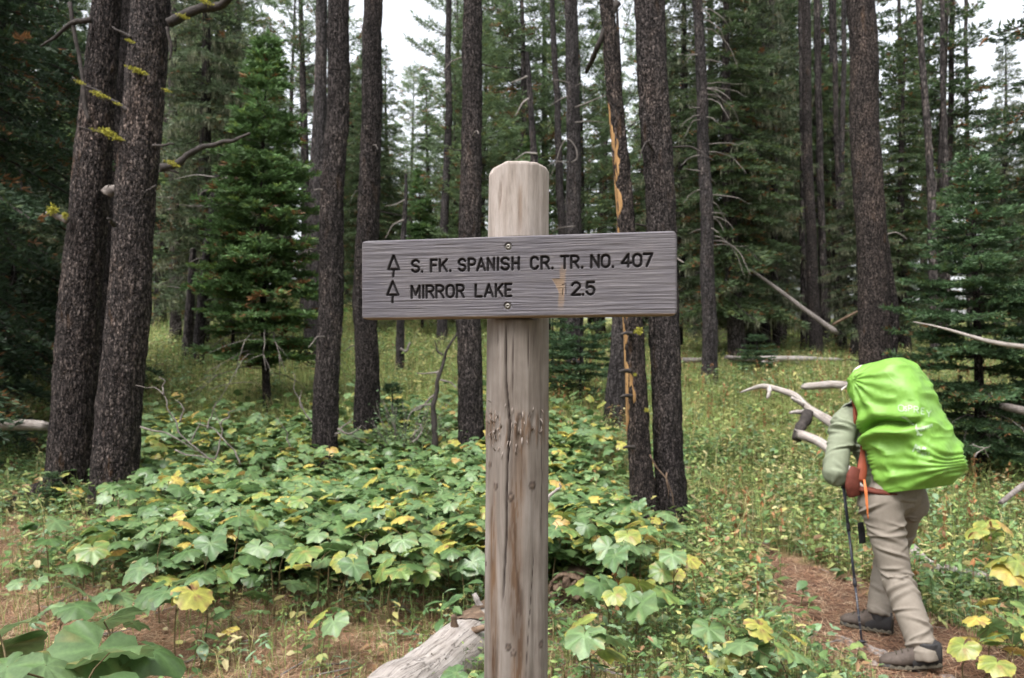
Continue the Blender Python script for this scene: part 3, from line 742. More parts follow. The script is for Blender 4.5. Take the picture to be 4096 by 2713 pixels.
def PP(d, *q): return [P(x, y, d + (z[0] if z else 0)) for x, y, *z in q]
M['yellow_lichen'] = leaf_mat('yellow_lichen', .2, .9, .1, .35)
def lichen_tuft(root, c, r, seed=0, n=70):
    rr = np.random.default_rng(seed); p = rr.normal(0, .38, (n, 3)) * r; d = p + rr.normal(0, .3, (n, 3)) * r
    v, f, cc = needle_clumps(p + A(c), d, np.full(n, r * .65), 3, np.tile([.33, .315, .06], (n, 1)) * rr.uniform(.6, 1.2, (n, 1)), .4, 1.5, seed)
    o = MB().add(v, f, cc).build('lichen_tuft', M['yellow_lichen'], root, False); o['kind'] = 'stuff'; return o
PA, cA, rA = trunk_tree('pine_tree', [(430, 0, 108), (385, 500, 130), (340, 995, 145), (295, 1500, 158), (268, 1950, 172), (262, 2010, 185)], 7.9, 'leaning dark pine with flared roots and a bristly conifer sprout at its foot', M['bark_pair'], seed=1, flare=.5)
PB, cB, rB = trunk_tree('pine_tree', [(604, 0, 146), (575, 500, 150), (530, 995, 150), (492, 1500, 162), (460, 1940, 178), (456, 1990, 186)], 7.6, 'thick dark pine with yellow lichen tufts and a long broken side branch', M['bark_pair'], seed=2)
PC, cC, rC = trunk_tree('pine_tree', [(505, 0, 80), (480, 600, 84), (430, 1100, 90), (392, 1560, 96)], 11.5, 'shaded dark trunk standing just behind the lichen-tufted pine pair', M['bark_dark'], seed=3)
PD, cD, rD = trunk_tree('pine_tree', [(1362, 0, 82), (1345, 500, 88), (1328, 995, 92), (1310, 1500, 97), (1302, 1800, 101)], 8.9, 'straight dark granular pine rising from broad leaves, nearest the slender grey pine', M['bark_dark'], seed=4, flare=.12)
PE, cE, rE = trunk_tree('pine_tree', [(1498, 0, 73), (1480, 500, 80), (1466, 995, 88), (1464, 1400, 92), (1464, 1690, 99)], 9.9, 'dark pine trunk passing behind the end of the sign board, beside a fir seedling', M['bark_dark'], seed=5, flare=.12)
PH, cH, rH = trunk_tree('pine_tree', [(1893, 0, 73), (1886, 500, 80), (1880, 925, 87), (1878, 1400, 94), (1880, 1760, 104)], 9.3, 'dark pine trunk beside the crooked dead sapling, just behind the post', M['bark_dark'], seed=6, flare=.12)
PM, cM, rM = trunk_tree('pine_tree', [(2603, 0, 118), (2618, 450, 118), (2640, 925, 119), (2660, 1400, 118), (2676, 1800, 112), (2684, 2080, 128)], 7.0, 'thick grey-black pine leaning against the dead orange-streaked trunk', M['bark_dark'], seed=7, flare=.25)
PP9, c9, r9 = trunk_tree('pine_tree', [(3440, 0, 102), (3462, 500, 107), (3488, 995, 113), (3500, 1450, 122), (3502, 1640, 135)], 10.5, 'tall dark brown pine rising behind the hiker with the green pack', M['bark_brown'], seed=8, flare=.3)
PQ, cQ, rQ = trunk_tree('pine_tree', [(3500, 700, 40), (3535, 1100, 62), (3552, 1250, 70), (3556, 1640, 78)], 10.75, 'narrow second trunk pressed against the back of the tall dark brown pine', M['bark_dark'], seed=9, crown=False, H=8)
PF, cF, rF = trunk_tree('pine_tree', [(1290, 0, 40), (1283, 500, 46), (1272, 995, 52), (1256, 1420, 58)], 15.5, 'slender grey pine half hidden behind the young fir', M['bark_grey'], seed=10)
PF2, cF2, rF2 = trunk_tree('pine_tree', [(1278, 200, 34), (1262, 600, 40), (1245, 995, 46), (1236, 1400, 50)], 16.5, 'dark thin trunk close beside the slender grey pine', M['bark_far'], seed=11, fine=False)
PG, cG, rG = trunk_tree('pine_tree', [(1797, 0, 22), (1792, 500, 27), (1778, 925, 34), (1768, 1390, 42)], 18.0, 'thin pale grey straight trunk rising beyond the sign board', M['bark_grey'], seed=12, fine=False)
PJ, cJ, rJ = trunk_tree('pine_tree', [(2283, 0, 48), (2290, 450, 54), (2298, 925, 61), (2300, 1380, 68)], 15.0, 'grey pine trunk with bleached hooked dead branches above the board', M['bark_grey'], seed=13)
PK, cK, rK = trunk_tree('pine_tree', [(2208, 0, 20), (2228, 400, 26), (2248, 925, 32), (2255, 1350, 36)], 20.0, 'thin grey trunk close behind the pine with hooked dead branches', M['bark_grey'], seed=14, fine=False)
PO, cO, rO = trunk_tree('spruce_tree', [(2788, 0, 36), (2812, 500, 44), (2830, 995, 52), (2838, 1440, 60)], 14.5, 'grey spruce trunk with drooping bare branches standing in yellowed herbs', M['bark_grey'], seed=15, flare=.2)
PR, cR, rR = trunk_tree('pine_tree', [(3225, 100, 34), (3230, 600, 38), (3245, 995, 42), (3262, 1370, 52)], 19.0, 'dark rough trunk at the end of the long grey leaning log', M['bark_dark'], seed=16, fine=False)
PR2, cR2, rR2 = trunk_tree('pine_tree', [(3205, 300, 20), (3212, 900, 24), (3215, 1370, 28)], 21.0, 'very thin trunk next to the dark rough trunk in the lichen wood', M['bark_far'], seed=17, fine=False)
PS, cS, rS = trunk_tree('pine_tree', [(3675, 100, 22), (3700, 400, 26), (3730, 900, 32), (3738, 1350, 38)], 19.0, 'slim leaning trunk in shade above the dark fir', M['bark_far'], seed=18, fine=False)
PU, cU, rU = trunk_tree('pine_tree', [(690, 300, 30), (692, 700, 34), (697, 1000, 38), (702, 1300, 44)], 18.5, 'dark slim trunk beside the leaning broken grey stem', M['bark_dark'], seed=19, fine=False)
PU2, cU2, rU2 = trunk_tree('dead_snag', [(877, 665, 20), (858, 800, 26), (835, 957, 30), (797, 1370, 42)], 15.5, 'leaning broken grey stem with pale bare side twigs by the young fir', M['bark_grey'], seed=20, fine=False, top_broken=True, cat='dead tree')
PU3, cU3, rU3 = trunk_tree('dead_snag', [(772, 1000, 24), (760, 1180, 30), (752, 1370, 40)], 16.0, 'short dead stub between the dark slim trunk and the leaning grey stem', M['bark_far'], seed=22, fine=False, top_broken=True, cat='dead tree')
PI, cI, rI = trunk_tree('dead_snag', [(2108, 215, 18), (2122, 420, 24), (2138, 600, 28), (2165, 1330, 36)], 14.0, 'tall broken grey snag with splintered tip above the sign post', M['bark_grey'], seed=23, fine=False, top_broken=True, cat='dead tree')
PV, cV, rV = trunk_tree('dead_snag', [(1627, 700, 10), (1622, 860, 18), (1612, 960, 24), (1600, 1420, 34)], 15.0, 'small pointed grey snag above the word on the board, crooked at its foot', M['bark_grey'], seed=24, fine=False, top_broken=True, cat='dead tree')
PN, cN, rN = trunk_tree('dead_snag', [(2492, 900, 50), (2480, 1270, 62), (2470, 1450, 68), (2462, 1560, 80)], 11.5, 'grey bare stump trunk behind the orange-streaked dead trunk', M['bark_grey'], seed=25, top_broken=True, cat='dead tree', flare=.3)

# the dead trunk stripped to orange wood on one side
pixL = [(2425, 0, 52), (2455, 400, 58), (2503, 925, 68), (2535, 1350, 76), (2560, 1700, 86), (2585, 2100, 100)]
PL, cL, rL = trunk_tree('dead_pine', pixL, 6.85, 'leaning dead trunk, bark peeled to a bright orange strip of wood', M['bark_brown'], seed=26, crown=False, H=9, cat='dead tree', flare=.2)
# orange strip: bare wood following the trunk's side, standing just proud of it
sel = (cL[:, 2] > .85) & (cL[:, 2] < 4.0)
ci, ri = cL[sel], rL[sel]; tt = np.linspace(math.radians(172), math.radians(275), 14)
wd = sstep(.85, 1.3, ci[:, 2]) * sstep(4.0, 3.2, ci[:, 2]); jag = .42 * fbm(np.stack([ci[:, 2] * 4, ci[:, 2] * 0, ci[:, 2] * 0], -1), 3, 3)
sv = []
for i in range(len(ci)):
    e = (tt - tt[0]) * max(.03, wd[i] * (.62 + 1.5 * jag[i])) + tt[0]
    rr_ = ri[i] * (1.055 + .04 * vnoise(np.stack([e * 3, np.full(14, ci[i, 2] * 9), e * 0], -1), 6)); rr_ = rr_ - ri[i] * .16 * (np.abs(np.linspace(-1, 1, 14)) > .97)
    sv.append(ci[i] + np.stack([rr_ * np.cos(e), rr_ * np.sin(e), 0 * e], -1))
o = MB().add(np.concatenate(sv), grid_faces(len(ci), 14, False)).build('bare_wood', M['orange_wood'], PL); o['label'] = 'orange strip of bare wood'
for i, (x, y) in enumerate(((2495, 1335), (2488, 1485), (2495, 1585), (2505, 1790))):
    branch(PL, [P(x + 30, y, 6.75), P(x + 5, y - 3, 6.7), P(x - 12, y + 3, 6.68)], .022, .010, M['darktwig'], 'branch_stub', seed=i)
for i, (x, y, r) in enumerate(((2556, 1325, .03), (2585, 1640, .016), (2540, 1500, .014))): lichen_tuft(PL, P(x, y, 6.62), r, i)
branch(PL, PP(6.85, (2470, 10), (2440, 60, .0), (2395, 180), (2345, 290, .3)), .035, .018, M['darktwig'], seed=4)

# branches on the near pair
d2 = 7.45
for k, (pts, r0, r1) in enumerate((
    (((675, 95), (740, 55), (800, 30), (880, 22), (960, -30, -.2)), .05, .03),
    (((645, 672), (690, 668), (740, 630), (790, 596), (850, 580), (925, 562), (1005, 538)), .038, .012),
    (((640, 680), (680, 684), (708, 690)), .020, .010),
    (((512, 445), (470, 415), (420, 385), (370, 360), (330, 345), (290, 312)), .024, .006),
    (((520, 566), (480, 560), (430, 540), (380, 525), (305, 505)), .018, .004),
    (((525, 150), (490, 130), (450, 108)), .02, .008), (((610, 583), (660, 580), (700, 574)), .016, .008), (((668, 110), (690, 200), (672, 235)), .018, .010),
    (((625, 745), (600, 752), (575, 770)), .014, .007), (((455, 900, -.15), (440, 880, -.3), (432, 875, -.35)), .024, .012))):
    branch(PB, PP(d2, *pts), r0, r1, M['darktwig'], seed=k, wob=.02)
for k, (x, y, r) in enumerate(((540, 278, .055), (558, 287, .05), (395, 378, .05), (415, 386, .04), (470, 415, .028), (320, 330, .035), (440, 540, .065), (430, 525, .05), (480, 556, .03), (375, 520, .025), (688, 655, .045), (732, 66, .04), (822, 8, .05), (520, 165, .03), (668, 362, .03))):
    for e, (ox, oy, sc2) in enumerate(((0, 0, .55), (-22, -9, .38), (20, 8, .40), (-42, -15, .22), (38, 13, .24))): lichen_tuft(PB, P(x + ox * r / .05 * .8, y + oy * r / .05 * .8, d2 - .06), r * sc2, 40 + k * 7 + e, 40)
for k, (pts, r0, r1) in enumerate((
    (((365, 80), (300, 88), (240, 130), (190, 170), (160, 190)), .03, .010),
    (((280, 10), (300, 150), (325, 300), (345, 420), (362, 500)), .020, .018),
    (((432, 770), (460, 752), (470, 740)), .06, .03), (((270, 885), (225, 865), (185, 850)), .035, .02))):
    branch(PA, PP(7.7, *pts), r0, r1, M['twig'] if k > 1 else M['darktwig'], seed=k + 20, wob=.02)
lichen_tuft(PA, P(207, 842, 7.65), .045, 90); lichen_tuft(PA, P(260, 865, 7.65), .03, 91)
# exposed root flare of the leaning pine
branch(PA, [cA[3] + A([-.15, -.1, .12]), cA[0] + A([-.38, -.25, .12]), cA[0] + A([-.75, -.45, .06]), cA[0] + A([-1.0, -.6, -.02])], .11, .03, M['bark_pair'], 'root', 10)
branch(PA, [cA[3] + A([.0, -.15, .1]), cA[0] + A([-.05, -.4, .1]), cA[0] + A([-.12, -.75, -.02])], .09, .03, M['bark_pair'], 'root', 10)
for root, ccs, rrs, n_ in ((PD, cD, rD, 5), (PE, cE, rE, 6), (PH, cH, rH, 6), (PM, cM, rM, 6), (PP9, c9, r9, 7), (PC, cC, rC, 4), (PF, cF, rF, 8)):
    for k in range(n_):
        i = int(rng.integers(25, 105)); i = min(i, len(ccs) - 16); a = rng.uniform(0, 6.28); L = rng.uniform(.06, .5); h = A([math.cos(a), math.sin(a), 0]); st = ccs[i] + h * rrs[i] * .9
        branch(root, [st, st + h * L * .5 + A([0, 0, rng.uniform(-.05, .08) * L * 2]), st + h * L + A([0, 0, rng.uniform(-.5, .2) * L])], .010, .004, M['darktwig'] if k % 2 else M['twig'], 'branch_stub', 5, seed=k + 300, wob=.01)
# hooked pale branches on the grey pine above the board
for k, (pts, r0, r1) in enumerate((
    (((2285, 650), (2312, 640), (2306, 590), (2270, 548), (2250, 570), (2235, 610), (2222, 660), (2196, 722)), .022, .008),
    (((2300, 430), (2330, 420), (2390, 395), (2450, 370)), .028, .012), (((2300, 490), (2360, 485), (2420, 490)), .022, .008),
    (((2270, 385), (2235, 400), (2200, 425)), .02, .008), (((2270, 330), (2230, 320), (2205, 322)), .018, .008),
    (((2275, 650), (2220, 645), (2190, 665)), .018, .006), (((2300, 905), (2240, 910), (2205, 930)), .02, .008), (((2300, 345), (2330, 330), (2338, 420)), .012, .005),
    (((2275, 60), (2240, 50), (2235, 90)), .014, .006))):
    branch(PJ, PP(14.7, *pts), r0 * .65, r1 * .6, M['twig'], seed=k + 40)
for k, (pts, r0, r1) in enumerate(((((2115, 395), (2090, 410), (2062, 465)), .02, .006), (((2110, 305), (2075, 320), (2045, 330)), .016, .005), (((2150, 615), (2100, 610), (2060, 640)), .016, .006))):
    branch(PI, PP(13.9, *pts), r0, r1, M['dead'], seed=k + 60)
for k, (pts, r0, r1) in enumerate(((((1620, 800), (1580, 820), (1540, 825)), .016, .006), (((1615, 880), (1570, 900), (1540, 960)), .018, .006), (((1600, 1395), (1625, 1410), (1640, 1370)), .03, .02))):
    branch(PV, PP(14.9, *pts), r0, r1, M['twig'], seed=k + 64)
# drooping bare branches of the grey spruce
for k in range(34):
    z = rng.uniform(30, 1000); s = rng.choice([-1, 1, 1]); L = rng.uniform(40, 190) if s > 0 else rng.uniform(30, 110); cx = np.interp(z, [0, 1000], [2790, 2832])
    dp = rng.uniform(-.15, 1.1)
    branch(PO, [P(cx, z, 14.5), P(cx + s * L * .35, z + L * dp * .02 - 5, 14.4), P(cx + s * L * .75, z + L * dp * .35, 14.4 + rng.uniform(-.5, .5)), P(cx + s * L, z + L * dp, 14.4 + rng.uniform(-.7, .7))], .012, .003, M['twig'], 'branch', 4, seed=k + 70, wob=.03)
for k in range(14):
    y = rng.uniform(700, 1250); s = rng.choice([-1, 1]); L = rng.uniform(50, 170); cx = np.interp(y, [700, 1370], [868, 797])
    branch(PU2, [P(cx, y, 15.5), P(cx + s * L * .5, y + rng.uniform(-25, 5), 15.4), P(cx + s * L, y + rng.uniform(-10, 60), 15.4)], .016, .004, M['twig'] if k % 2 else M['dead'], 'branch', 4, seed=k + 110)
branch(PU, PP(18.3, (690, 870), (682, 880), (676, 930), (672, 965)), .03, .02, M['dead'], seed=131)
for k in range(10):
    y = rng.uniform(500, 1150); s = rng.choice([-1, 1]); L = rng.uniform(50, 150)
    branch(PU, [P(694, y, 18.4), P(694 + s * L * .5, y + rng.uniform(-10, 20), 18.3), P(694 + s * L, y + rng.uniform(10, 70), 18.3)], .018, .004, M['twig'], 'branch', 4, seed=k + 140)

# ---------------------------------------------------------------- named young conifers and shade trees
plant_tree(pr_fir, 'young_fir', atpx(1071, 12.2), 12.2, 'bushy green young fir with a bare stem, beside the straight dark pines', rz=.6, H=5.9, wide=1.22)
plant_tree(pr_fir, 'young_fir', atpx(930, 15.6), 15.6, 'smaller young fir half hidden behind the bushy bare-stemmed one', rz=2.6, H=4.3)
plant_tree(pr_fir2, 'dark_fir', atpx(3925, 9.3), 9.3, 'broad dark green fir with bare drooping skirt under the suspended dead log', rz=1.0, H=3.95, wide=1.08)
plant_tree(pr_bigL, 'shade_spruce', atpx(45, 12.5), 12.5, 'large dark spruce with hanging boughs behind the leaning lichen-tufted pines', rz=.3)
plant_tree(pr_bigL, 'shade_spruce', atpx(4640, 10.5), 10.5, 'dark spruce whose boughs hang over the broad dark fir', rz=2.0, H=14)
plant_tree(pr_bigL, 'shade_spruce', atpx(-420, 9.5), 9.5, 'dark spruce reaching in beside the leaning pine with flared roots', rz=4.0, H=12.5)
plant_tree(pr_seed, 'fir_seedling', atpx(1563, 10.1), 10.1, 'tiny green fir seedling between two dark pines behind the sign', H=.92, cat='sapling')
plant_tree(pr_seed, 'fir_seedling', atpx(2320, 12.6), 12.6, 'waist-high spreading fir just under the sign board beside the post', H=1.7, wide=1.25, cat='sapling')
plant_tree(pr_seed, 'fir_seedling', atpx(2215, 13.3), 13.3, 'smaller spreading fir tucked behind the post', H=1.4, wide=1.2, cat='sapling')
plant_tree(pr_seed, 'fir_seedling', atpx(205, 7.5), 7.5, 'bristly dark conifer sprout at the foot of the leaning pine', H=.42, wide=1.3, cat='sapling')
plant_tree(pr_seed, 'fir_seedling', atpx(3030, 15.5), 15.5, 'low dark fir mound in the yellowed herbs by the lichen wood', H=.9, wide=1.7, cat='sapling')
plant_tree(pr_fir, 'young_fir', atpx(1690, 19), 19, 'young fir in the distance between the two straight dark pines', H=4.2)
plant_tree(pr_fir, 'young_fir', atpx(2120, 20), 20, 'young fir in the distance behind the pale post head', H=5.5)

# ---------------------------------------------------------------- the wood behind: individual trees
def skyline(px):  # lowest row a crown may reach in that column so that the open sky stays open
    return np.interp(px, [-600, 900, 1000, 1100, 1180, 1290, 1400, 1480, 1540, 1600, 1700, 1800, 1900, 2000, 2050, 2400, 2450, 2560, 2640, 2760, 3050, 3120, 3420, 3480, 3600, 3760, 3900, 5000], [-900, -900, -100, 100, 200, 260, 300, 120, 120, 240, 310, 220, 0, -200, -700, -700, -100, 20, -300, -700, -600, 200, 250, 0, 60, -60, -500, -700])
spots = []
def far_tree(px, d, pr, name, label, group, H):
    x = atpx(px, d); y = d
    zt = P(px, skyline(px), d)[2]; H = min(H, max(3.5, zt - gz(x, y)))
    plant_tree(pr, name, x, y, label, group, H=H, wide=min(1.5, pr.H / H * (.75 + .25 * H / pr.H)) * .8 + .2)
KINDS = {'lichen': (pr_sprB, 'lichen_spruce', 'grey-green spruce hung with lichen in the deep wood', 'lichen-hung spruces of the deep wood'),
         'spruce': (pr_sprA, 'tall_spruce', 'tall dark spruce closing the view in the wood behind', 'tall spruces of the wood behind'),
         'fir': (pr_firA, 'tall_fir', 'mid green fir with layered boughs in the wood behind', 'firs of the wood behind'),
         'pine': (pr_pinB, 'open_pine', 'light green tufted pine in the wood behind', 'tufted pines of the wood behind'),
         'pole': (pr_pinA, 'lodgepole', 'bare-stemmed pole pine in the wood behind', 'pole pines of the wood behind')}
def gap(px, d):      # places where the photograph looks through to the sky
    return (3170 < px < 3260 and d > 22) or (1530 < px < 1800 and d < 30) or (1130 < px < 1290 and d > 20) or (2500 < px < 2570 and d > 24) or (3640 < px < 3760 and d > 28)
for px, d, H in ((1225, 25, 15), (1330, 31, 15), (1850, 26, 12), (1925, 33, 15), (1150, 33, 15), (2500, 27, 15), (2560, 36, 15)):
    spots.append((atpx(px, d), d, .8)); plant_tree(pr_airy, 'airy_pine', atpx(px, d), d, 'sparse tufted pine with sky showing through its branches', 'sparse pines against the sky', H=H)
for px, d, H in ((3120, 25, 15), (3300, 28, 16), (3370, 33, 16), (3620, 26, 15), (3760, 24, 14), (3700, 35, 16), (3230, 38, 17)):
    spots.append((atpx(px, d), d, .8)); plant_tree(pr_layer, 'layered_spruce', atpx(px, d), d, 'open spruce with separate flat boughs and sky between them', 'open spruces with flat boughs', H=H)
pr_ = np.random.default_rng(77)
def too_close(x, y, r):
    for a, b, c in spots:
        if (a - x) ** 2 + (b - y) ** 2 < (r + c) ** 2 * .3: return True
    return False
for px, d, kd, H in ((800, 17.5, 'lichen', 12), (930, 20, 'pine', 10), (640, 22, 'fir', 10), (2080, 22, 'pine', 13), (2180, 26, 'fir', 14), (2960, 20, 'lichen', 14), (3020, 22, 'lichen', 13), (2700, 21, 'lichen', 13), (3420, 19, 'lichen', 9), (3620, 20, 'spruce', 13), (120, 18, 'lichen', 6), (260, 19, 'lichen', 5)):
    spots.append((atpx(px, d), d, 1.5)); far_tree(px, d, *KINDS[kd], H)
for d0, d1, n, rad in ((18, 25, 15, 1.8), (25, 36, 32, 1.8), (36, 52, 50, 1.9), (52, 80, 56, 2.1)):
    k = 0; tries = 0
    while k < n and tries < 3000:
        tries += 1
        d = pr_.uniform(d0, d1); px = pr_.uniform(-500, 4600)
        if gap(px, d): continue
        if 520 < px < 860 and d < 22: continue
        if px < 1100: kind = pr_.choice(['spruce', 'fir', 'pole', 'lichen', 'pine'], p=[.3, .25, .15, .15, .15])
        elif px < 2100: kind = pr_.choice(['pine', 'fir', 'spruce', 'pole'], p=[.42, .33, .1, .15])
        elif px < 2600: kind = pr_.choice(['pine', 'fir', 'spruce', 'lichen'], p=[.3, .25, .25, .2])
        else: kind = pr_.choice(['lichen', 'spruce', 'pole', 'fir'], p=[.40, .28, .16, .16])
        x = atpx(px, d)
        if too_close(x, d, rad): continue
        spots.append((x, d, rad)); far_tree(px, d, *KINDS[kind], pr_.uniform(9.5, 17)); k += 1
for x, y, H in ((-3.2, -4.5, 18), (2.6, -6.0, 17), (-7.5, -2.5, 17), (6.8, -2.8, 18), (-1.0, -9.5, 19), (-6.5, -9.0, 18), (5.5, -10.5, 18), (9.5, 2.5, 16), (-9.5, 3.5, 16)):  # extra spruces out of view, added to cut the light on the foreground
    plant_tree(pr_sprA, 'tall_spruce', x, y, 'unseen tall spruce added around the camera to shade the foreground', 'unseen spruces added to shade the foreground', H=H)
# bare poles crowding the deep wood
for k in range(34):
    px = pr_.choice([pr_.uniform(2880, 3390), pr_.uniform(2700, 4000), pr_.uniform(560, 1000)], p=[.55, .3, .15]); d = pr_.uniform(19, 34)
    w = pr_.uniform(.13, .24) / d * FPX; lean = pr_.normal(0, 30)
    zf = HOR - (gz(atpx(px, d), d) - CAMH) / d * FPX
    trunk_tree('pole_trunk', [(px - lean, 0, w * .75), (px, zf - 40, w)], d, 'thin bare trunk crowded among others in the deep wood', M['bark_far'] if k % 3 else M['bark_grey'], fine=False, crown=False, H=13, seed=200 + k, group='thin bare trunks of the deep wood', flare=.15)

# ---------------------------------------------------------------- fallen wood
def log(name, pts, rad, mat, label, cat='log', seg=18, n=60, rough=.10, seed=0, ends=None, open_end=False):
    q = resample(pts, n); s = np.linspace(0, 1, len(pts)); r = np.interp(np.linspace(0, 1, n), s, rad)
    tt = np.linspace(0, 2 * np.pi, seg, endpoint=False); g = np.stack([np.cos(tt)[None] * np.ones((n, 1)), np.sin(tt)[None] * np.ones((n, 1)), np.linspace(0, n * .08, n)[:, None] * np.ones(seg)], -1).reshape(-1, 3)
    mod = 1 + rough * fbm(g * A([1.4, 1.4, 3]), 3, seed).reshape(n, seg)
    v, f = tube(q, r, seg, mod)
    jr = np.random.default_rng(seed + 900); V3 = v[:-2].reshape(n, seg, 3)
    for e, o_ in ((0, 1), (n - 1, n - 2)):      # splintered breaks
        ax_ = rot_to(q[e] - q[o_]); V3[e] += ax_ * (jr.uniform(-.4, 1.6, (seg, 1)) * r[e]); V3[e] = q[e] + (V3[e] - q[e]) * jr.uniform(.35, .95, (seg, 1))
    v[:-2] = V3.reshape(-1, 3)
    root = empty(name, q[0], label, cat)
    sl = np.r_[0, np.cumsum(np.linalg.norm(np.diff(q, axis=0), axis=1))]
    at = np.stack([sl[:, None] * np.ones(seg), r[:, None] * np.cos(tt)[None] + 2, r[:, None] * np.sin(tt)[None] + 2], -1).reshape(-1, 3)
    MB().add(v, f, np.concatenate([at, at[:1], at[-1:]])).build('stem', mat, root)
    return root, q, r
def on(px, py, up=0.0): q = G(px, py); q[2] = gz(q[0], q[1]) + up; return q
# grey bleached log lying behind the post
a0 = on(1690, 2800, .07); a1 = on(1900, 2620, .08); a2 = on(2100, 2470, .08)
dirl = a2 - a0; a_1 = a0 - dirl * .55; a_1[2] = gz(a_1[0], a_1[1]) + .10
m, nt, b = new_mat('bleached_log'); M['bleached'] = m
at = N(nt, 'Attribute', attribute_name='Col')
def stretched(sc):
    mp = N(nt, 'Mapping'); mp.inputs['Scale'].default_value = sc; nt.links.new(at.outputs['Vector'], mp.inputs['Vector']); return mp.outputs[0]
g1 = noise(nt, stretched((3, 55, 55)), 1, 5, .65, .6); g2 = noise(nt, stretched((1.1, 16, 16)), 1, 5, .6, 1.2); g3 = noise(nt, stretched((5, 5, 5)), 1, 4, .7); g4 = noise(nt, stretched((34, 50, 50)), 1, 2, .5)
c = ramp(nt, g1, [(.25, (.14, .122, .112)), (.5, (.27, .245, .228)), (.75, (.38, .355, .335))])
c = mixc(nt, 1.0, c, ramp(nt, g3, [(.3, (.70, .66, .62)), (.65, (1.1, 1.1, 1.1))]), 'MULTIPLY')
ck_ = ramp(nt, g2, [(.48, (0, 0, 0)), (.495, (.8, .8, .8)), (.504, (0, 0, 0))])
c = mixc(nt, ck_, c, (.045, .035, .03))
c = mixc(nt, ramp(nt, g4, [(.70, (0, 0, 0)), (.74, (1, 1, 1))]), c, (.05, .038, .03))
nt.links.new(c, b.inputs['Base Color']); b.inputs['Roughness'].default_value = .85; b.inputs['Specular IOR Level'].default_value = .2
hh_ = N(nt, 'Math', operation='SUBTRACT'); nt.links.new(g1, hh_.inputs[0]); nt.links.new(ck_, hh_.inputs[1]); bump(nt, b, hh_.outputs[0], .7, .006)
lg, lq, lr = log('fallen_log', [a_1, a0, a1, a2], [.155, .15, .14, .13], M['bleached'], 'bleached grey log with broken branch stubs lying at the foot of the post', n=90, seg=40, rough=.07, seed=3)
for k, (px, py, L, dirx) in enumerate(((1655, 2650, .10, (-.1, -.3, 1)), (1705, 2540, .10, (-.5, .1, 1)), (1815, 2470, .12, (-.1, .2, 1)), (1880, 2590, .11, (.9, -.3, .5)), (1890, 2680, .13, (.9, -.4, .4)))):
    q = lq[np.argmin(np.linalg.norm(lq[:, :2] - on(px, py)[:2], axis=1))]
    dd = rot_to(A(dirx)); st = q + rot_to(A([0, 0, 1]) + dd * .6) * .115
    branch(lg, [st - dd * .06, st + dd * L * .5, st + dd * L], .030, .012, M['dead'] if k % 2 else M['rot'], 'branch_stub', 8, seed=k)
# brown strip of bark clinging to its top
bk = []
for i in range(52, 86):
    e = np.linspace(.75, 1.9, 9) + .3 * math.sin(i * .7); t_, u_, w_ = frames(lq); 
    up = A([0, 0, 1]); sd3 = rot_to(np.cross(t_[i], up))
    bk.append(lq[i] + lr[i] * (1.05 + .06 * rng.random((9, 1))) * (np.cos(e)[:, None] * sd3 * -1 + np.sin(e)[:, None] * up))
MB().add(np.concatenate(bk), grid_faces(len(bk), 9, False)).build('bark_strip', M['rot'], lg)
# rotten log end
e0 = on(2268, 2425, .08); e1 = e0 + A([.25, .9, .02]); e2 = e0 + A([.5, 1.8, .05])
rl, rq, rr2 = log('rotten_log', [e0, e1, e2], [.12, .115, .11], M['rot'], 'brown rotting log with a hollow crumbling end beside the post', n=30, seg=36, rough=.12, seed=6)
tt = np.linspace(0, 2 * np.pi, 40, endpoint=False); tdir = rot_to(e0 - e1); s1 = rot_to(np.cross(tdir, A([0, 0, 1]))); s2 = np.cross(s1, tdir)
hv = []
for kk, (r, h) in enumerate(((.125, -.02), (.128, .02), (.112, .028), (.104, .012), (.095, .0), (.055, -.035), (.01, -.05))):
    rr_ = r * (1 + .10 * vnoise(np.stack([np.cos(tt) * 4 + kk * .3, np.sin(tt) * 4, tt * 0], -1), kk)); hv.append(e0 + (rr_ * np.cos(tt))[:, None] * s1 + (rr_ * np.sin(tt))[:, None] * s2 + tdir * (h + .012 * vnoise(np.stack([np.cos(tt) * 5, np.sin(tt) * 5, tt * 0], -1), kk + 9))[:, None])
o = MB().add(np.concatenate(hv), grid_faces(7, 40)).build('hollow_end', M['rot'], rl)
# bent bleached branch log beside the hiker
bl, bq, br = log('bent_branch_log', [P(2963, 1570, 8.0), P(3051, 1540, 7.9), P(3120, 1560, 7.8), P(3183, 1580, 7.7), P(3223, 1626, 7.6), P(3324, 1690, 7.3), P(3420, 1760, 7.0), P(3520, 1850, 6.6)], [.010, .026, .032, .037, .046, .052, .056, .05], M['bleached'], 'bent bleached branch log arching from the herbs towards the hiker', n=70, seg=16, rough=.08, seed=9)
for k, q in enumerate((((3215, 1620, 7.6), (3180, 1600, 7.5), (3165, 1590, 7.5)), ((3215, 1650, 7.55), (3180, 1648, 7.5), (3160, 1652, 7.45)), ((3080, 1550, 7.85), (3075, 1580, 7.8), (3068, 1595, 7.8)))):
    branch(bl, [P(*p_) for p_ in q], .028, .012, M['dead'], 'branch_stub', 8, seed=k)
branch(bl, [P(3232, 1650, 7.5), P(3222, 1680, 7.45), P(3200, 1712, 7.4), P(3185, 1760, 7.35)], .055, .045, M['darktwig'], 'rotten_prop', 10, seed=7)
l0 = P(3195, 1735, 7.2); l1 = P(3300, 1775, 6.9); l2 = P(3700, 2010, 6.0); l3 = P(4180, 2110, 5.4)
for q in (l2, l3): q[2] = gz(q[0], q[1]) + .06
log('fallen_log', [l0, l1, l2, l3], [.042, .046, .055, .07], M['bleached'], 'pale fallen log passing behind the hiker through the herbs', n=60, seg=16, seed=12)
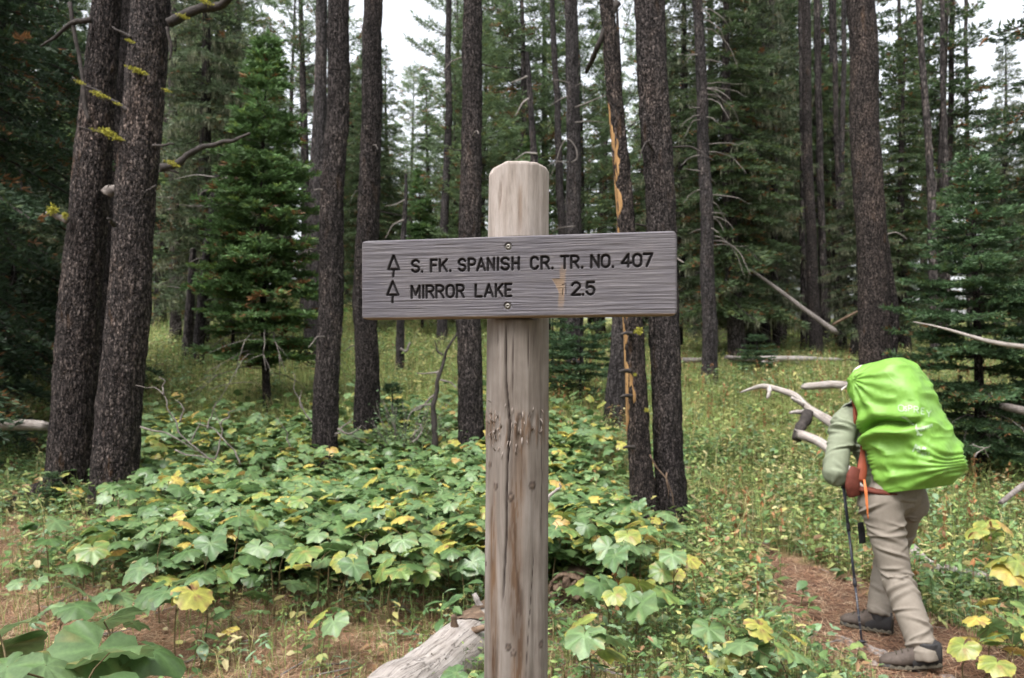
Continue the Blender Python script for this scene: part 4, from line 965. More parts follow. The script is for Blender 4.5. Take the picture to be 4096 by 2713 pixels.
# suspended dead log at the dark fir
log('suspended_log', [P(3655, 1288, 7.9), P(3760, 1308, 7.9), P(3880, 1345, 7.8), P(3990, 1378, 7.8), P(4100, 1385, 7.8), P(4700, 1520, 7.9), P(5400, 1800, 8.0)], [.006, .022, .032, .042, .052, .08, .11], M['bleached'], 'grey dead log hanging tip-first in front of the broad dark fir', n=70, seg=14, rough=.1, seed=15)
# mossy leaning pole
log('leaning_log', [P(3005, 1080, 17.2), P(3130, 1172, 17.0), P(3240, 1255, 16.8), P(3345, 1330, 16.6)], [.03, .045, .05, .06], M['darktwig'] if False else M['twig'], 'long grey dead log leaning across the lichen wood', n=40, seg=10, seed=16)
log('leaning_log', [P(3330, 1300, 18.0), P(3400, 1262, 17.8), P(3440, 1240, 17.8)], [.03, .035, .02], M['rot'], 'short reddish broken log near the end of the long grey leaning one', n=20, seg=8, seed=17)
q0 = P(3210, 1548, 10.6); q1 = P(3330, 1538, 10.5); q2 = P(3620, 1560, 10.3)
log('fallen_log', [q0, q1, q2], [.05, .055, .06], M['bleached'], 'thin pale log lying in herbs right behind the hiker', n=30, seg=10, seed=18)
log('fallen_log', [P(4010, 1625, 8.8), P(4100, 1645, 8.7), P(4400, 1700, 8.4)], [.045, .05, .06], M['twig'], 'thin brown log lying beyond the skirt of the broad dark fir', n=24, seg=10, seed=19)
log('fallen_log', [P(4005, 2010, 5.2), P(4080, 1950, 5.4), P(4300, 1820, 5.7)], [.018, .022, .03], M['twig'], 'thin grey dead pole leaning out of the herbs beside the trail', n=24, seg=8, seed=20)
ql = P(-250, 1690, 8.6); qr = P(185, 1702, 8.6)
log('fallen_log', [ql, (ql + qr) / 2, qr], [.075, .07, .055], M['bleached'], 'grey fallen log ending beside the leaning pine with flared roots', n=30, seg=14, seed=21)
for k, (px, py, L, hd) in enumerate(((3080, 1395, 1.6, .2), (3180, 1402, 2.2, -.1), (3010, 1400, 1.2, .5), (3130, 1385, 1.0, -.6), (2760, 1470, 1.3, .3))):
    q = P(px, py, 16.5); q[2] = gz(q[0], 16.5) + .25
    log('fallen_log', [q - A([L / 2, .2, -.12 * hd]), q, q + A([L / 2, .3, .2 * hd])], [.05, .06, .03], M['dead'] if k % 2 else M['twig'], 'broken branch in the brushpile at the edge of the lichen wood', n=18, seg=8, seed=30 + k)['group' if False else 0]
for o in list(COL.objects):
    if o.get('label', '').startswith('broken branch in the brushpile'): o['group'] = 'branches in the far brushpile'
# crooked dead sapling with side twigs
ds = empty('dead_sapling', on(1740, 1760), 'crooked blackish dead sapling beside the dark pine near the post', 'dead tree')
branch(ds, PP(9.0, (1740, 1790), (1740, 1746), (1732, 1631), (1745, 1560), (1760, 1500), (1774, 1430), (1800, 1385), (1828, 1330)), .040, .010, M['darktwig'], 'stem', 9, n=40, wob=.03, seed=5)
for k, pts in enumerate((((1772, 1420), (1745, 1400), (1738, 1360)), ((1760, 1520), (1800, 1530), (1830, 1550)), ((1755, 1490), (1710, 1492), (1670, 1492)), ((1750, 1500), (1748, 1485), (1752, 1482)), ((1735, 1580), (1690, 1630), (1640, 1650), (1625, 1690)), ((1735, 1615), (1700, 1620), (1650, 1640)))):
    branch(ds, PP(9.0, *pts), .014, .005, M['twig'] if k else M['darktwig'], 'twig', 6, seed=k + 80, wob=.015)
# dead branch tangles in the leaf carpet
def tangle(name, base, label, d, polys, mat=None, r=.008):
    t = empty(name, base, label, 'dead branch')
    for k, pts in enumerate(polys): branch(t, PP(d, *pts), r, r * .35, mat or M['twig'], 'twig', 6, seed=k + 160, wob=.03)
    return t
tangle('dead_branch', on(780, 1850), 'bare forked dead branch sprawling over the broad leaves near the lichen-tufted pine', 6.6,
    (((855, 1850, .1), (790, 1800), (740, 1760), (690, 1660), (650, 1575), (590, 1548), (535, 1532)), ((560, 1708), (610, 1725), (680, 1742), (760, 1780), (860, 1845, .1)), ((960, 1860), (950, 1820), (900, 1765), (840, 1715), (790, 1690)),
     ((860, 1840), (875, 1790), (885, 1700), (862, 1640)), ((830, 1720), (845, 1650), (860, 1610)), ((720, 1690), (735, 1640), (700, 1600)), ((700, 1800), (770, 1830), (865, 1845)), ((760, 1770), (790, 1720), (795, 1670)), ((880, 1700), (930, 1650), (945, 1640)), ((655, 1580), (655, 1540), (650, 1500))))
tangle('dead_branch', on(1250, 1690), 'thin bare twig standing beside the straight dark pine', 8.3, (((1250, 1690), (1205, 1630), (1180, 1560), (1175, 1490)), ((1210, 1640), (1195, 1600), (1210, 1560)), ((1160, 1790), (1140, 1720), (1110, 1680))))
tangle('dead_branch', on(1400, 1730), 'grey root-like dead branch lying between the two dark pines', 8.8, (((1360, 1720), (1390, 1690), (1410, 1665)), ((1350, 1715), (1400, 1745), (1450, 1700)), ((1360, 1735), (1330, 1740)), ((1650, 1770), (1680, 1740), (1690, 1700), (1665, 1690)), ((1655, 1745), (1675, 1710))), M['twig'], .012)
tangle('dead_branch', on(2230, 1980), 'pale stick leaning out of the leaves beside the post', 4.6, (((2190, 2010), (2215, 1960), (2245, 1915)),), M['dead'], .012)
tangle('dead_branch', on(2650, 2050), 'thin reddish twig leaning on the thick grey-black pine', 6.6, (((2600, 1820), (2650, 1900), (2700, 2020)), ((2668, 1890), (2670, 2000))), M['rot'], .008)
tangle('dead_branch', on(3960, 1800), 'spindly grey twigs sticking up between fir skirt and pack', 6.5, (((3900, 1830), (3930, 1790), (3960, 1770)), ((3890, 1780), (3930, 1800), (3965, 1830))), M['twig'], .007)
# roots crossing the trail and stones
rt_ = empty('tree_root', on(3450, 2560), 'pair of worn roots crossing the dirt trail beside the boots', 'root')
for off, r in ((0, .026), (.09, .020)):
    pts = [on(x, y, .012) + A([0, -off, 0]) for x, y in ((3320, 2525), (3400, 2545), (3480, 2580), (3560, 2610), (3640, 2645))]
    branch(rt_, pts, r, r * .8, M['twig'], 'root', 10, n=30, wob=.02, seed=3)
M['stone'] = flat('trail_stone', (.24, .21, .20), .9, .2, .25, 30, 0, .6)
def stone(px, py, s, seed, label):
    r = np.random.default_rng(seed); u = np.linspace(0, np.pi, 9); t = np.linspace(0, 2 * np.pi, 14, endpoint=False); U, T_ = np.meshgrid(u, t, indexing='ij')
    d = np.stack([np.sin(U) * np.cos(T_), np.sin(U) * np.sin(T_), np.cos(U)], -1).reshape(-1, 3); rr = 1 + .35 * fbm(d * 1.6 + seed, 2, seed)
    v = d * rr[:, None] * A([s, s * .8, s * .5]); q = on(px, py)
    tag(MB().add(v + q, grid_faces(9, 14)).build('stone', M['stone'], origin=q), label, 'stone', 'stones on the trail')
for k, (px, py, s) in enumerate(((3480, 2625, .05), (3505, 2635, .035), (3790, 2685, .045), (3360, 2600, .028), (3840, 2560, .04), (3720, 2520, .03))):
    stone(px, py, s, k + 5, 'small half-buried stone in the dirt trail by the boots')

# ---------------------------------------------------------------- the hiker
def remeshed(mb, voxel, smooth=6, fac=.5):
    me = mb.mesh('tmp', [M['leaf']]); ob = bpy.data.objects.new('tmp', me); COL.objects.link(ob)
    r = ob.modifiers.new('r', 'REMESH'); r.mode = 'VOXEL'; r.voxel_size = voxel
    s = ob.modifiers.new('s', 'SMOOTH'); s.factor = fac; s.iterations = smooth
    dg = bpy.context.evaluated_depsgraph_get(); ev = ob.evaluated_get(dg); m2 = ev.to_mesh()
    v = np.empty(len(m2.vertices) * 3); m2.vertices.foreach_get('co', v); n = np.empty(len(m2.vertices) * 3); m2.vertices.foreach_get('normal', n)
    fs = np.empty(len(m2.loops), np.int32); m2.loops.foreach_get('vertex_index', fs); st = np.empty(len(m2.polygons), np.int32); m2.polygons.foreach_get('loop_total', st)
    assert (st == 4).all()
    ev.to_mesh_clear(); bpy.data.objects.remove(ob); bpy.data.meshes.remove(me)
    return v.reshape(-1, 3), n.reshape(-1, 3), fs.reshape(-1, 4)
def ell(c, ax, r, nu=16, nv=12):
    """ellipsoid; ax: three axes rows, r: radii"""
    u = np.linspace(0.02, np.pi - .02, nv); t = np.linspace(0, 2 * np.pi, nu, endpoint=False); U, T_ = np.meshgrid(u, t, indexing='ij')
    d = np.stack([np.sin(U) * np.cos(T_) * r[0], np.sin(U) * np.sin(T_) * r[1], np.cos(U) * r[2]], -1).reshape(-1, 3) @ np.asarray(ax)
    v = np.concatenate([d + c, [c + np.asarray(ax)[2] * r[2], c - np.asarray(ax)[2] * r[2]]]); n = nu * nv; j = np.arange(nu); j2 = (j + 1) % nu
    return v, [grid_faces(nv, nu)[:, ::-1], np.stack([j, j2, np.full(nu, n)], -1)[:, ::-1][:, ::-1], np.stack([n - nu + j2, n - nu + j, np.full(nu, n + 1)], -1)]
def ctube(pts, rad, seg=20, n=30):
    q = resample(pts, n); s = np.linspace(0, 1, len(pts)); L = np.r_[0, np.cumsum(np.linalg.norm(np.diff(A(pts), axis=0), axis=1))]; L /= L[-1]
    return tube(q, np.interp(np.linspace(0, 1, n), L, rad), seg)
ya = math.radians(30)
Fw = A([-math.sin(ya), math.cos(ya), 0]); Rt = A([math.cos(ya), math.sin(ya), 0]); Up = A([0, 0, 1.0])
pel = P(3575, 1985, 4.52)
Lh, Rh = P(3520, 2010, 4.46), P(3632, 2005, 4.58)
Lk, La = P(3588, 2312, 4.38), P(3702, 2622, 4.14)
Rk, Ra = P(3545, 2265, 4.86), P(3516, 2455, 4.74)
chest = P(3490, 1720, 4.72); neck = P(3452, 1600, 4.84); headc = P(3468, 1552, 5.0)
Ls, Le, Lw = P(3380, 1695, 4.64), P(3338, 1895, 4.53), P(3362, 1897, 4.80)
Rs, Re, Rw = P(3580, 1650, 4.92), P(3650, 1870, 4.98), P(3610, 1890, 5.2)
person = empty('person', (pel[0], pel[1], gz(pel[0], pel[1])), 'hiker walking away in olive shirt, tan trousers, pale cap and hiking boots', 'person')
M['skin'] = flat('skin', (.42, .26, .19), .55, .4, .08, 30)
M['shirt'] = flat('olive_shirt', (.165, .185, .130), .8, .2, .06, 60, 0, .15)
M['trouser'] = flat('tan_trousers', (.168, .146, .122), .8, .2, .06, 60, 0, .15)
M['hair'] = flat('brown_hair', (.06, .04, .03), .7, .3, .3, 90)
M['cap'] = flat('pale_cap', (.62, .60, .56), .8, .2, .06, 60)
M['dark'] = flat('dark_webbing', (.018, .018, .022), .7, .3, .2, 60)
# body: one skin mesh (head, neck, trunk, arms, hands with five fingers, legs)
bm_ = MB()
hdx = rot_to(Fw + A([0, 0, -.25])); hup = rot_to(np.cross(Rt, hdx)); hax = np.stack([Rt, hdx, hup])
bm_.add(*ell(headc + hup * .03, hax, (.074, .092, .105)))
bm_.add(*ell(headc + hdx * .03 - hup * .05, hax, (.055, .066, .068)))                     # jaw
bm_.add(*ctube([headc + hdx * .085 + hup * .02, headc + hdx * .108 - hup * .012, headc + hdx * .094 - hup * .02], [.011, .016, .010], 10, 8))   # nose
bm_.add(*ctube([headc + hdx * .082 - hup * .052 - Rt * .022, headc + hdx * .092 - hup * .05, headc + hdx * .082 - hup * .052 + Rt * .022], [.006, .009, .006], 8, 8))  # lips
for s in (-1, 1):
    bm_.add(*ell(headc + Rt * s * .076 - hup * .005, hax, (.010, .020, .032), 10, 8))        # ears
    bm_.add(*ctube([headc + Rt * s * .012 + hdx * .082 + hup * .032, headc + Rt * s * .05 + hdx * .072 + hup * .034], [.010, .008], 8, 6))  # brows
bm_.add(*ctube([headc - hup * .03, neck, chest + Up * .06], [.052, .055, .09]))
bm_.add(*ctube([neck - Up * .05, chest, (chest + pel) / 2, pel], [.09, .13, .12, .12], 24))
for sh, el_, wr in ((Ls, Le, Lw), (Rs, Re, Rw)):
    bm_.add(*ctube([sh, (sh + el_) / 2, el_, (el_ + wr) / 2, wr], [.052, .045, .036, .036, .026]))
for h_, k_, a_ in ((Lh, Lk, La), (Rh, Rk, Ra)):
    bm_.add(*ctube([h_, (h_ + k_) / 2, k_, k_ * .65 + a_ * .35, a_], [.085, .072, .052, .052, .036]))
def hand(wr, fdir, grip_c, gax):
    """palm and five fingers closed round a stick at grip_c with axis gax"""
    f = rot_to(grip_c - wr); side = rot_to(np.cross(f, gax)); up = rot_to(gax)
    bm_.add(*ctube([wr, wr + f * .04, grip_c - f * .012 + side * .022], [.027, .034, .030], 14, 10))
    for i in range(4):
        b = grip_c + up * (.030 - i * .020) + side * .024; R_ = .021 + (.001 if i in (1, 2) else 0); t = np.linspace(.2, 4.0 - (.5 if i == 3 else 0), 9)
        bm_.add(*tube([grip_c + up * (.030 - i * .020) + side * math.cos(k) * R_ + f * math.sin(k) * R_ for k in t], np.linspace(.0092, .0070, 9) * (.86 if i == 3 else 1), 8))
    bm_.add(*ctube([wr + f * .03 + up * .02 - side * .005, grip_c + up * .040 - f * .005 - side * .02, grip_c + up * .035 + f * .020 - side * .012], [.012, .0105, .008], 8, 8))
gax = rot_to(P(3350, 1900, 4.80) - P(3452, 2605, 4.46))
gripL = Lw + rot_to(Lw - Le) * .085; hand(Lw, None, gripL, gax)
gripR = Rw + rot_to(Rw - Re) * .085; hand(Rw, None, gripR, Up)
v, n, f = remeshed(bm_, .0065, 4)
MB().add(v, f).build('body', M['skin'], person)
# eyes
M['eye'] = flat('eye', (.7, .68, .66), .2, .5, .02)
for s in (-1, 1): MB().add(*ell(headc + Rt * s * .032 + hdx * .076 + hup * .014, hax, (.013, .011, .012), 10, 8)).build('eye', M['eye'], person)
def creases(v, bones, seed, amp):
    """cloth folds: short slanting ridges and hollows wrapped part-way round each limb"""
    r = np.random.default_rng(seed); out = np.zeros(len(v)); ds = []; ss = []; ph = []
    for a, b, k in bones:
        d = b - a; L = np.linalg.norm(d); d = d / L; t = np.clip((v - a) @ d, 0, L); q = a + t[:, None] * d; o = v - q
        u = rot_to(np.cross(d, A([.3, .9, .1]))); w = np.cross(d, u); ds.append(np.linalg.norm(o, axis=1)); ss.append(t / L); ph.append(np.arctan2(o @ w, o @ u))
    near = np.argmin(ds, 0)
    for i, (a, b, k) in enumerate(bones):
        L = np.linalg.norm(b - a); w_ = near == i
        for j in range(k):
            s0 = r.uniform(-.05, 1.05) if j % 3 else r.choice([0.0, 1.0]) + r.normal(0, .06); p0 = r.uniform(-3.14, 3.14); sl = r.uniform(-.12, .12); ar = r.uniform(.5, 1.2); wd_ = r.uniform(.006, .014) / L
            dp = (ph[i] - p0 + np.pi) % (2 * np.pi) - np.pi; e = (ss[i] - s0 - sl * dp) / wd_
            out += w_ * amp * r.uniform(.6, 1.2) * np.exp(-(dp / ar) ** 2) * (np.exp(-e * e) - .55 * np.exp(-((e - 1.9) / 1.1) ** 2))
    return out
# trousers
tb = MB()
def limb(pts, rad, mbb, seg=22, n=34): mbb.add(*ctube(pts, rad, seg, n))
limb([Lh + Up * .06, Lh, (Lh + Lk) / 2 , Lk, Lk * .5 + La * .5, La + Up * .0, La - Up * .03], [.105, .118, .096, .080, .080, .074, .072], tb)
limb([Rh + Up * .06 - Rt * .02, Rh - Rt * .02, (Rh + Rk) / 2, Rk, Rk * .5 + Ra * .5, Ra, Ra - Up * .01], [.10, .106, .094, .078, .076, .070, .068], tb)
pax = np.stack([Rt, Fw, Up])
tb.add(*ell(pel + Up * .03 - Fw * .01, pax, (.165, .125, .15), 24, 16)); tb.add(*ell(Rh - Rt * .02 - Fw * .03 + Up * .01, pax, (.09, .095, .13))); tb.add(*ell(Lh - Fw * .03 + Up * .01, pax, (.09, .095, .13)))
tb.add(*ctube([pel + Up * .02, pel + Up * .2 + Fw * .05], [.14, .135], 24))
v, n, f = remeshed(tb, .0065, 10)
legx = rot_to(Lk - Lh); c1 = v @ A([.35, .2, 1.0])
w1 = fbm(np.stack([v[:, 0] * 5 + c1 * 2, v[:, 1] * 5, c1 * 13], -1), 2, 301); w2 = vnoise(np.stack([v[:, 0] * 9, v[:, 1] * 9, (v @ A([-.5, .2, 1.0])) * 30], -1), 303)
v = v + n * (.004 * w1 + creases(v, [(Lh, Lk, 34), (Lk, La, 34), (Rh, Rk, 26), (Rk, Ra, 26)], 7, .0105))[:, None]
trs = MB().add(v, f).build('trousers', M['trouser'], person)
sm = trs.modifiers.new('sub', 'SUBSURF'); sm.levels = sm.render_levels = 1
# shirt
tb = MB()
cax0 = rot_to(neck - pel); cx_ = np.stack([Rt, rot_to(np.cross(cax0, Rt)), cax0])
tb.add(*ell(pel * .1 + chest * .9, cx_, (.185, .135, .26), 24, 18)); tb.add(*ell(pel * .55 + chest * .45, cx_, (.165, .13, .24), 24, 18)); tb.add(*ell(pel * .9 + chest * .1, cx_, (.16, .13, .12), 24, 16))
tb.add(*ctube([Ls, neck - cax0 * .05, Rs], [.075, .085, .075]))
limb([chest * .3 + Ls * .7, Ls, (Ls + Le) / 2 - Rt * .012, Le - Up * .005, Le + (Lw - Le) * .45, Lw - (Lw - Le) * .04], [.082, .082, .068, .074, .058, .044], tb)
limb([chest * .3 + Rs * .7, Rs, (Rs + Re) / 2, Re, Re + (Rw - Re) * .45, Rw - (Rw - Re) * .04], [.085, .082, .078, .070, .060, .05], tb)
v, n, f = remeshed(tb, .0065, 10)
w1 = fbm(np.stack([v[:, 0] * 5, v[:, 1] * 5, (v @ A([.6, 0, 1.0])) * 11], -1), 2, 311)
v = v + n * (.004 * w1 + creases(v, [(Ls, Le, 32), (Le, Lw, 14), (neck, pel, 26), (Rs, Re, 14)], 8, .0125))[:, None]
sh_ = MB().add(v, f).build('shirt', M['shirt'], person)
sm = sh_.modifiers.new('sub', 'SUBSURF'); sm.levels = sm.render_levels = 1
col = MB(); tt = np.linspace(0, 2 * np.pi, 30, endpoint=False); cs = []
for r, h in ((.072, .0), (.076, .035), (.070, .05), (.064, .035), (.062, .0)): cs.append(neck + cax0 * (h - .005) + (r * np.cos(tt))[:, None] * Rt + (r * .95 * np.sin(tt))[:, None] * cx_[1])
col.add(np.concatenate(cs), grid_faces(5, 30)); col.build('collar', M['shirt'], person)
# hair and cap
u = np.linspace(0, np.pi * .62, 14); t = np.linspace(0, 2 * np.pi, 28, endpoint=False); U, T_ = np.meshgrid(u, t, indexing='ij')
def dome(rx, ry, rz, back, lo=1.0):
    d = np.stack([np.sin(U) * np.cos(T_) * rx, np.sin(U) * np.sin(T_) * ry, np.cos(U) * rz], -1).reshape(-1, 3) @ hax; return headc + hup * .03 - hdx * back + d
MB().add(dome(.082, .098, .112, .010), grid_faces(14, 28)).build('hair', M['hair'], person)
U = U * .80
cp_ = MB().add(dome(.090, .106, .120, .004), grid_faces(14, 28)).build('cap', M['cap'], person)
br_ = []
for s in np.linspace(-1, 1, 13):
    for e in (0, .5, 1): br_.append(headc + hup * (.052 - .018 * e - .02 * s * s) + hdx * (.085 + .075 * e * (1 - .35 * s * s)) + Rt * s * .075)
brv = A(br_); top_ = brv + hup * .003; bot_ = brv - hup * .003
k_ = grid_faces(13, 3, False); MB().add(np.concatenate([top_, bot_]), [k_, k_[:, ::-1] + 39]).build('brim', M['cap'], cp_, origin=A(person.location))
# boots
M['boot'] = flat('boot_leather', (.066, .052, .044), .75, .25, .25, 50, 0, .4)
M['boot_dark'] = flat('boot_rubber', (.022, .021, .022), .7, .3, .2, 50)
M['boot_sole'] = flat('boot_sole', (.055, .048, .036), .85, .2, .3, 60)
def boot(ank, toe_dir, heel_lift, flx=.0):
    """upper, dark heel cup and lugged sole"""
    tdir = rot_to(A([toe_dir[0], toe_dir[1], 0])); sd4 = A([tdir[1], -tdir[0], 0])
    g = gz(ank[0] + tdir[0] * .06, ank[1] + tdir[1] * .06) + .006 + (.02 if path_dist([ank[0]], [ank[1]])[0] < 1 else 0)
    heel = A([ank[0], ank[1], 0]) - tdir * .075
    xs = np.linspace(0, .30, 24); B_ = []
    w = np.interp(xs, [0, .04, .12, .21, .27, .30], [.030, .040, .037, .050, .042, .012])
    hgt = np.interp(xs, [0, .05, .11, .16, .22, .27, .30], [.105, .135, .130, .095, .070, .055, .028])
    lift = heel_lift * sstep(.20, .0, xs)
    tt = np.linspace(0, 2 * np.pi, 26, endpoint=False)
    up_, so_ = [], []
    for i, x in enumerate(xs):
        c = heel + tdir * x + A([0, 0, g + lift[i]])
        cz_ = np.sign(np.sin(tt)) * np.abs(np.sin(tt)) ** .8; cy_ = np.sign(np.cos(tt)) * np.abs(np.cos(tt)) ** .75
        up_.append(c + sd4 * (cy_ * w[i] * np.where(cz_ > 0, 1 - .35 * cz_, 1))[:, None] + Up * (.018 + hgt[i] * .5 + cz_ * hgt[i] * .5)[:, None])
        lug = .006 * math.sin(x * 2 * math.pi / .032)
        so_.append(c + sd4 * (cy_ * (w[i] + .007))[:, None] + Up * (.014 + cz_ * (.014 + (lug if False else 0)) + (.008 * np.sin(x * 160) * (cz_ > .2)))[:, None])
    root = empty_part('boot', person)
    cap_ = lambda s: [grid_faces(24, 26), np.arange(26)[None, ::-1], (np.arange(26) + 23 * 26)[None]]
    upv = np.concatenate(up_)
    MB().add(upv, cap_(0)).build('upper', M['boot'], root, origin=A(person.location))
    MB().add(np.concatenate(so_), cap_(0)).build('sole', M['boot_sole'], root, origin=A(person.location))
    hv = [u_ + (u_ - u_.mean(0)) * .06 for u_ in up_[:12]]; hv = [h - Up * .030 * (i / 11) ** 2 for i, h in enumerate(hv)]
    MB().add(np.concatenate(hv), [grid_faces(12, 26), np.arange(26)[None, ::-1]]).build('heel_cup', M['boot_dark'], root, origin=A(person.location))
    hv = [u_ + (u_ - u_.mean(0)) * .05 - Up * .028 for u_ in up_[19:]]
    MB().add(np.concatenate(hv), [grid_faces(5, 26), (np.arange(26) + 4 * 26)[None]]).build('toe_cap', M['boot_dark'], root, origin=A(person.location))
    ck = heel + tdir * .07 + A([0, 0, g + heel_lift + .13]); rg = []
    for r, h in ((.046, -.05), (.050, -.01), (.046, .0), (.036, -.01)): rg.append(ck + Up * h + (r * np.cos(tt))[:, None] * sd4 + (r * 1.12 * np.sin(tt))[:, None] * tdir)
    MB().add(np.concatenate(rg), grid_faces(4, 26)).build('ankle_cuff', M['boot_dark'], root, origin=A(person.location))
    for i in range(4):
        x = .135 + i * .028; z = np.interp(x, xs, hgt) + .020; c = heel + tdir * x + A([0, 0, g + z])
        v, f = tube([c - sd4 * .026 - Up * .006, c + Up * .004, c + sd4 * .026 - Up * .006], .0032, 6); MB().add(v, f).build('lace', M['boot_sole'], root, origin=A(person.location))
def empty_part(name, parent):
    o = link(name, None, parent); return o
boot(La + A([0, 0, 0]), rot_to(Fw * .8 - Rt * .75), .03)
boot(Ra, rot_to(Fw * .9 - Rt * .35), .0)
# trekking pole held in the left hand
M['pole'] = flat('black_pole', (.018, .020, .030), .35, .5, .2, 80)
tip = P(3452, 2607, 4.46); tip[2] = gz(tip[0], tip[1]) + .01
pole = empty('trekking_pole', tip, 'black trekking pole planted on the trail beside the boots', 'trekking pole')
pd = rot_to(gripL - tip); pl = np.linalg.norm(gripL - tip)
at_ = lambda s: tip + pd * s
for nm, s0, s1, r0, r1, mt in (('tip', -.02, .06, .003, .005, 'steel'), ('shaft', .05, .40, .0062, .0068, 'pole'), ('shaft', .38, .72, .0076, .0082, 'pole'), ('shaft', .70, pl - .04, .0092, .0098, 'pole'), ('grip', pl - .09, pl + .07, .0150, .0165, 'dark')):
    v, f = tube([at_(s0), at_((s0 + s1) / 2), at_(s1)], [r0, (r0 + r1) / 2, r1], 12); MB().add(v, f).build(nm, M[mt], pole)
for s in (.385, .71): v, f = tube([at_(s - .025), at_(s), at_(s + .025)], [.0098, .0112, .0100], 12); MB().add(v, f).build('clamp', M['dark'], pole)
for s in (.12, .16, .2, .24, .28, .32): v, f = tube([at_(s - .002), at_(s + .002)], [.0075, .0075], 10); MB().add(v, f).build('ring_mark', M['steel'], pole)
s1 = rot_to(np.cross(pd, Up)); s2 = np.cross(s1, pd); tt = np.linspace(0, 2 * np.pi, 20, endpoint=False)
MB().add(np.concatenate([at_(h) + (r * np.cos(tt))[:, None] * s1 + (r * np.sin(tt))[:, None] * s2 for r, h in ((.006, .045), (.026, .050), (.027, .055), (.006, .065))]), grid_faces(4, 20)).build('basket', M['dark'], pole)
# ---------------------------------------------------------------- backpack under a green rain cover
pk_y = math.radians(35); ln = math.radians(13)
PU_ = A([math.cos(pk_y), math.sin(pk_y), 0]); PB_ = A([math.sin(pk_y), -math.cos(pk_y), 0])
PBt = PB_ * math.cos(ln) + Up * math.sin(ln); PS_ = -PB_ * math.sin(ln) + Up * math.cos(ln)
LI0 = P(3470, 1980, 4.44)
pack = empty('backpack', LI0, 'tall backpack under a bright lime green rain cover on the hiker', 'backpack')
hs_ = np.linspace(0, .74, 150); hk = [0, .05, .10, .18, .30, .45, .56, .64, .70, .74]
Wk = np.interp(hs_, hk, [.28, .345, .355, .35, .345, .34, .335, .325, .28, .17]); Dk = np.interp(hs_, hk, [.32, .41, .445, .445, .42, .39, .37, .36, .32, .19])
ou = np.interp(hs_, hk, [.03, .005, 0, 0, 0, .0, .0, .01, .045, .10]); ob_ = np.interp(hs_, hk, [.02, .005, .0, 0, 0, 0, -.01, -.03, -.01, .06])
for arr in (Wk, Dk, ou, ob_):
    for _ in range(10): arr[1:-1] = (arr[:-2] + 2 * arr[1:-1] + arr[2:]) / 4
NP = 240; tt = np.linspace(0, 2 * np.pi, NP, endpoint=False)
ex = 2 / 3.4
su = np.sign(np.cos(tt)) * np.abs(np.cos(tt)) ** ex; sb = np.sign(np.sin(tt)) * np.abs(np.sin(tt)) ** ex
su /= np.abs(su).max(); sb /= np.abs(sb).max()
HS, S_U = np.meshgrid(hs_, su, indexing='ij'); _, S_B = np.meshgrid(hs_, sb, indexing='ij')
aU = (ou + Wk / 2)[:, None] + S_U * Wk[:, None] / 2; aB = (ob_ + Dk / 2)[:, None] + S_B * Dk[:, None] / 2
# cloth: corner tension creases, a deep cinched fold across the near side, gathers at the elastic hem
side = sstep(-.55, -.95, S_U); backf = sstep(.55, .95, S_B)
cq = np.stack([aU * 5, aB * 5, HS * 5], -1).reshape(-1, 3)
cr1 = 1 - np.abs(fbm(cq @ A([[1, .2, 0], [-.3, 1, .5], [.2, -.5, 1.]]) * A([.9, .9, 1.7]), 2, 401)).reshape(HS.shape) * 1.7
crease = .016 * cr1 ** 1 + .006 * (1 - 2.2 * np.abs(fbm(cq * A([2.2, 2.2, 3.4]) + 7, 1, 405))).reshape(HS.shape)
ang_t = np.arctan2(HS - .10, (aB - .50)); crease += .0045 * np.sin(ang_t * 26) * sstep(.34, .12, HS) * sstep(-.2, .6, S_B + side)
ang_t2 = np.arctan2(HS - .66, (aB - .05)); crease += .005 * np.sin(ang_t2 * 16 + 1) * sstep(.30, .5, HS) * side
foldline = .335 + .05 * sstep(0, .28, aB) + .03 * np.sin(aB * 14)
dfold = HS - foldline; infold = side * sstep(.42, .26, aB)
disp = crease - .085 * np.exp(-(np.abs(dfold) / .016) ** 1.5) * infold + .040 * np.exp(-((dfold + .05) / .03) ** 2) * infold + .030 * np.exp(-((dfold - .055) / .04) ** 2) * infold
disp += .004 * np.sin(HS * 240 + 3 * np.sin(HS * 31)) * sstep(.10, .02, aB) * sstep(.50, .35, HS)
nU = S_U ** 3 * np.abs(S_U); nB = S_B ** 3 * np.abs(S_B)
nU = np.sign(S_U) * np.abs(S_U) ** 3; nB = np.sign(S_B) * np.abs(S_B) ** 3; ln_ = np.hypot(nU, nB) + 1e-6; nU /= ln_; nB /= ln_
aU = aU + disp * nU; aB = aB + disp * nB
# the lower outer corner is pulled to a point
pull = sstep(.6, 1, S_U) * sstep(.6, 1, S_B) * np.exp(-((HS - .13) / .07) ** 2); aU = aU + .04 * pull; aB = aB + .05 * pull
cv = LI0 + aU[..., None] * PU_ + aB[..., None] * PBt + HS[..., None] * PS_
m, nt, b = new_mat('lime_nylon'); M['nylon'] = m
nz2 = noise(nt, coords(nt, (1, 1, 1)), 45, 4, .65)
c = ramp(nt, nz2, [(.3, (.118, .245, .034)), (.7, (.142, .29, .046))])
nt.links.new(c, b.inputs['Base Color']); b.inputs['Roughness'].default_value = .5; b.inputs['Specular IOR Level'].default_value = .35
vv2 = N(nt, 'TexVoronoi', Scale=16.0, feature='DISTANCE_TO_EDGE'); nt.links.new(coords(nt, (1, 1, 1)), vv2.inputs['Vector'])
wr1 = N(nt, 'TexNoise', Scale=13.0, Detail=5.0, Roughness=.62, Distortion=1.6); wr1.noise_type = 'RIDGED_MULTIFRACTAL'; nt.links.new(coords(nt, (1, 1, .6)), wr1.inputs['Vector'])
bump(nt, b, wr1.outputs[0], .45, .007)
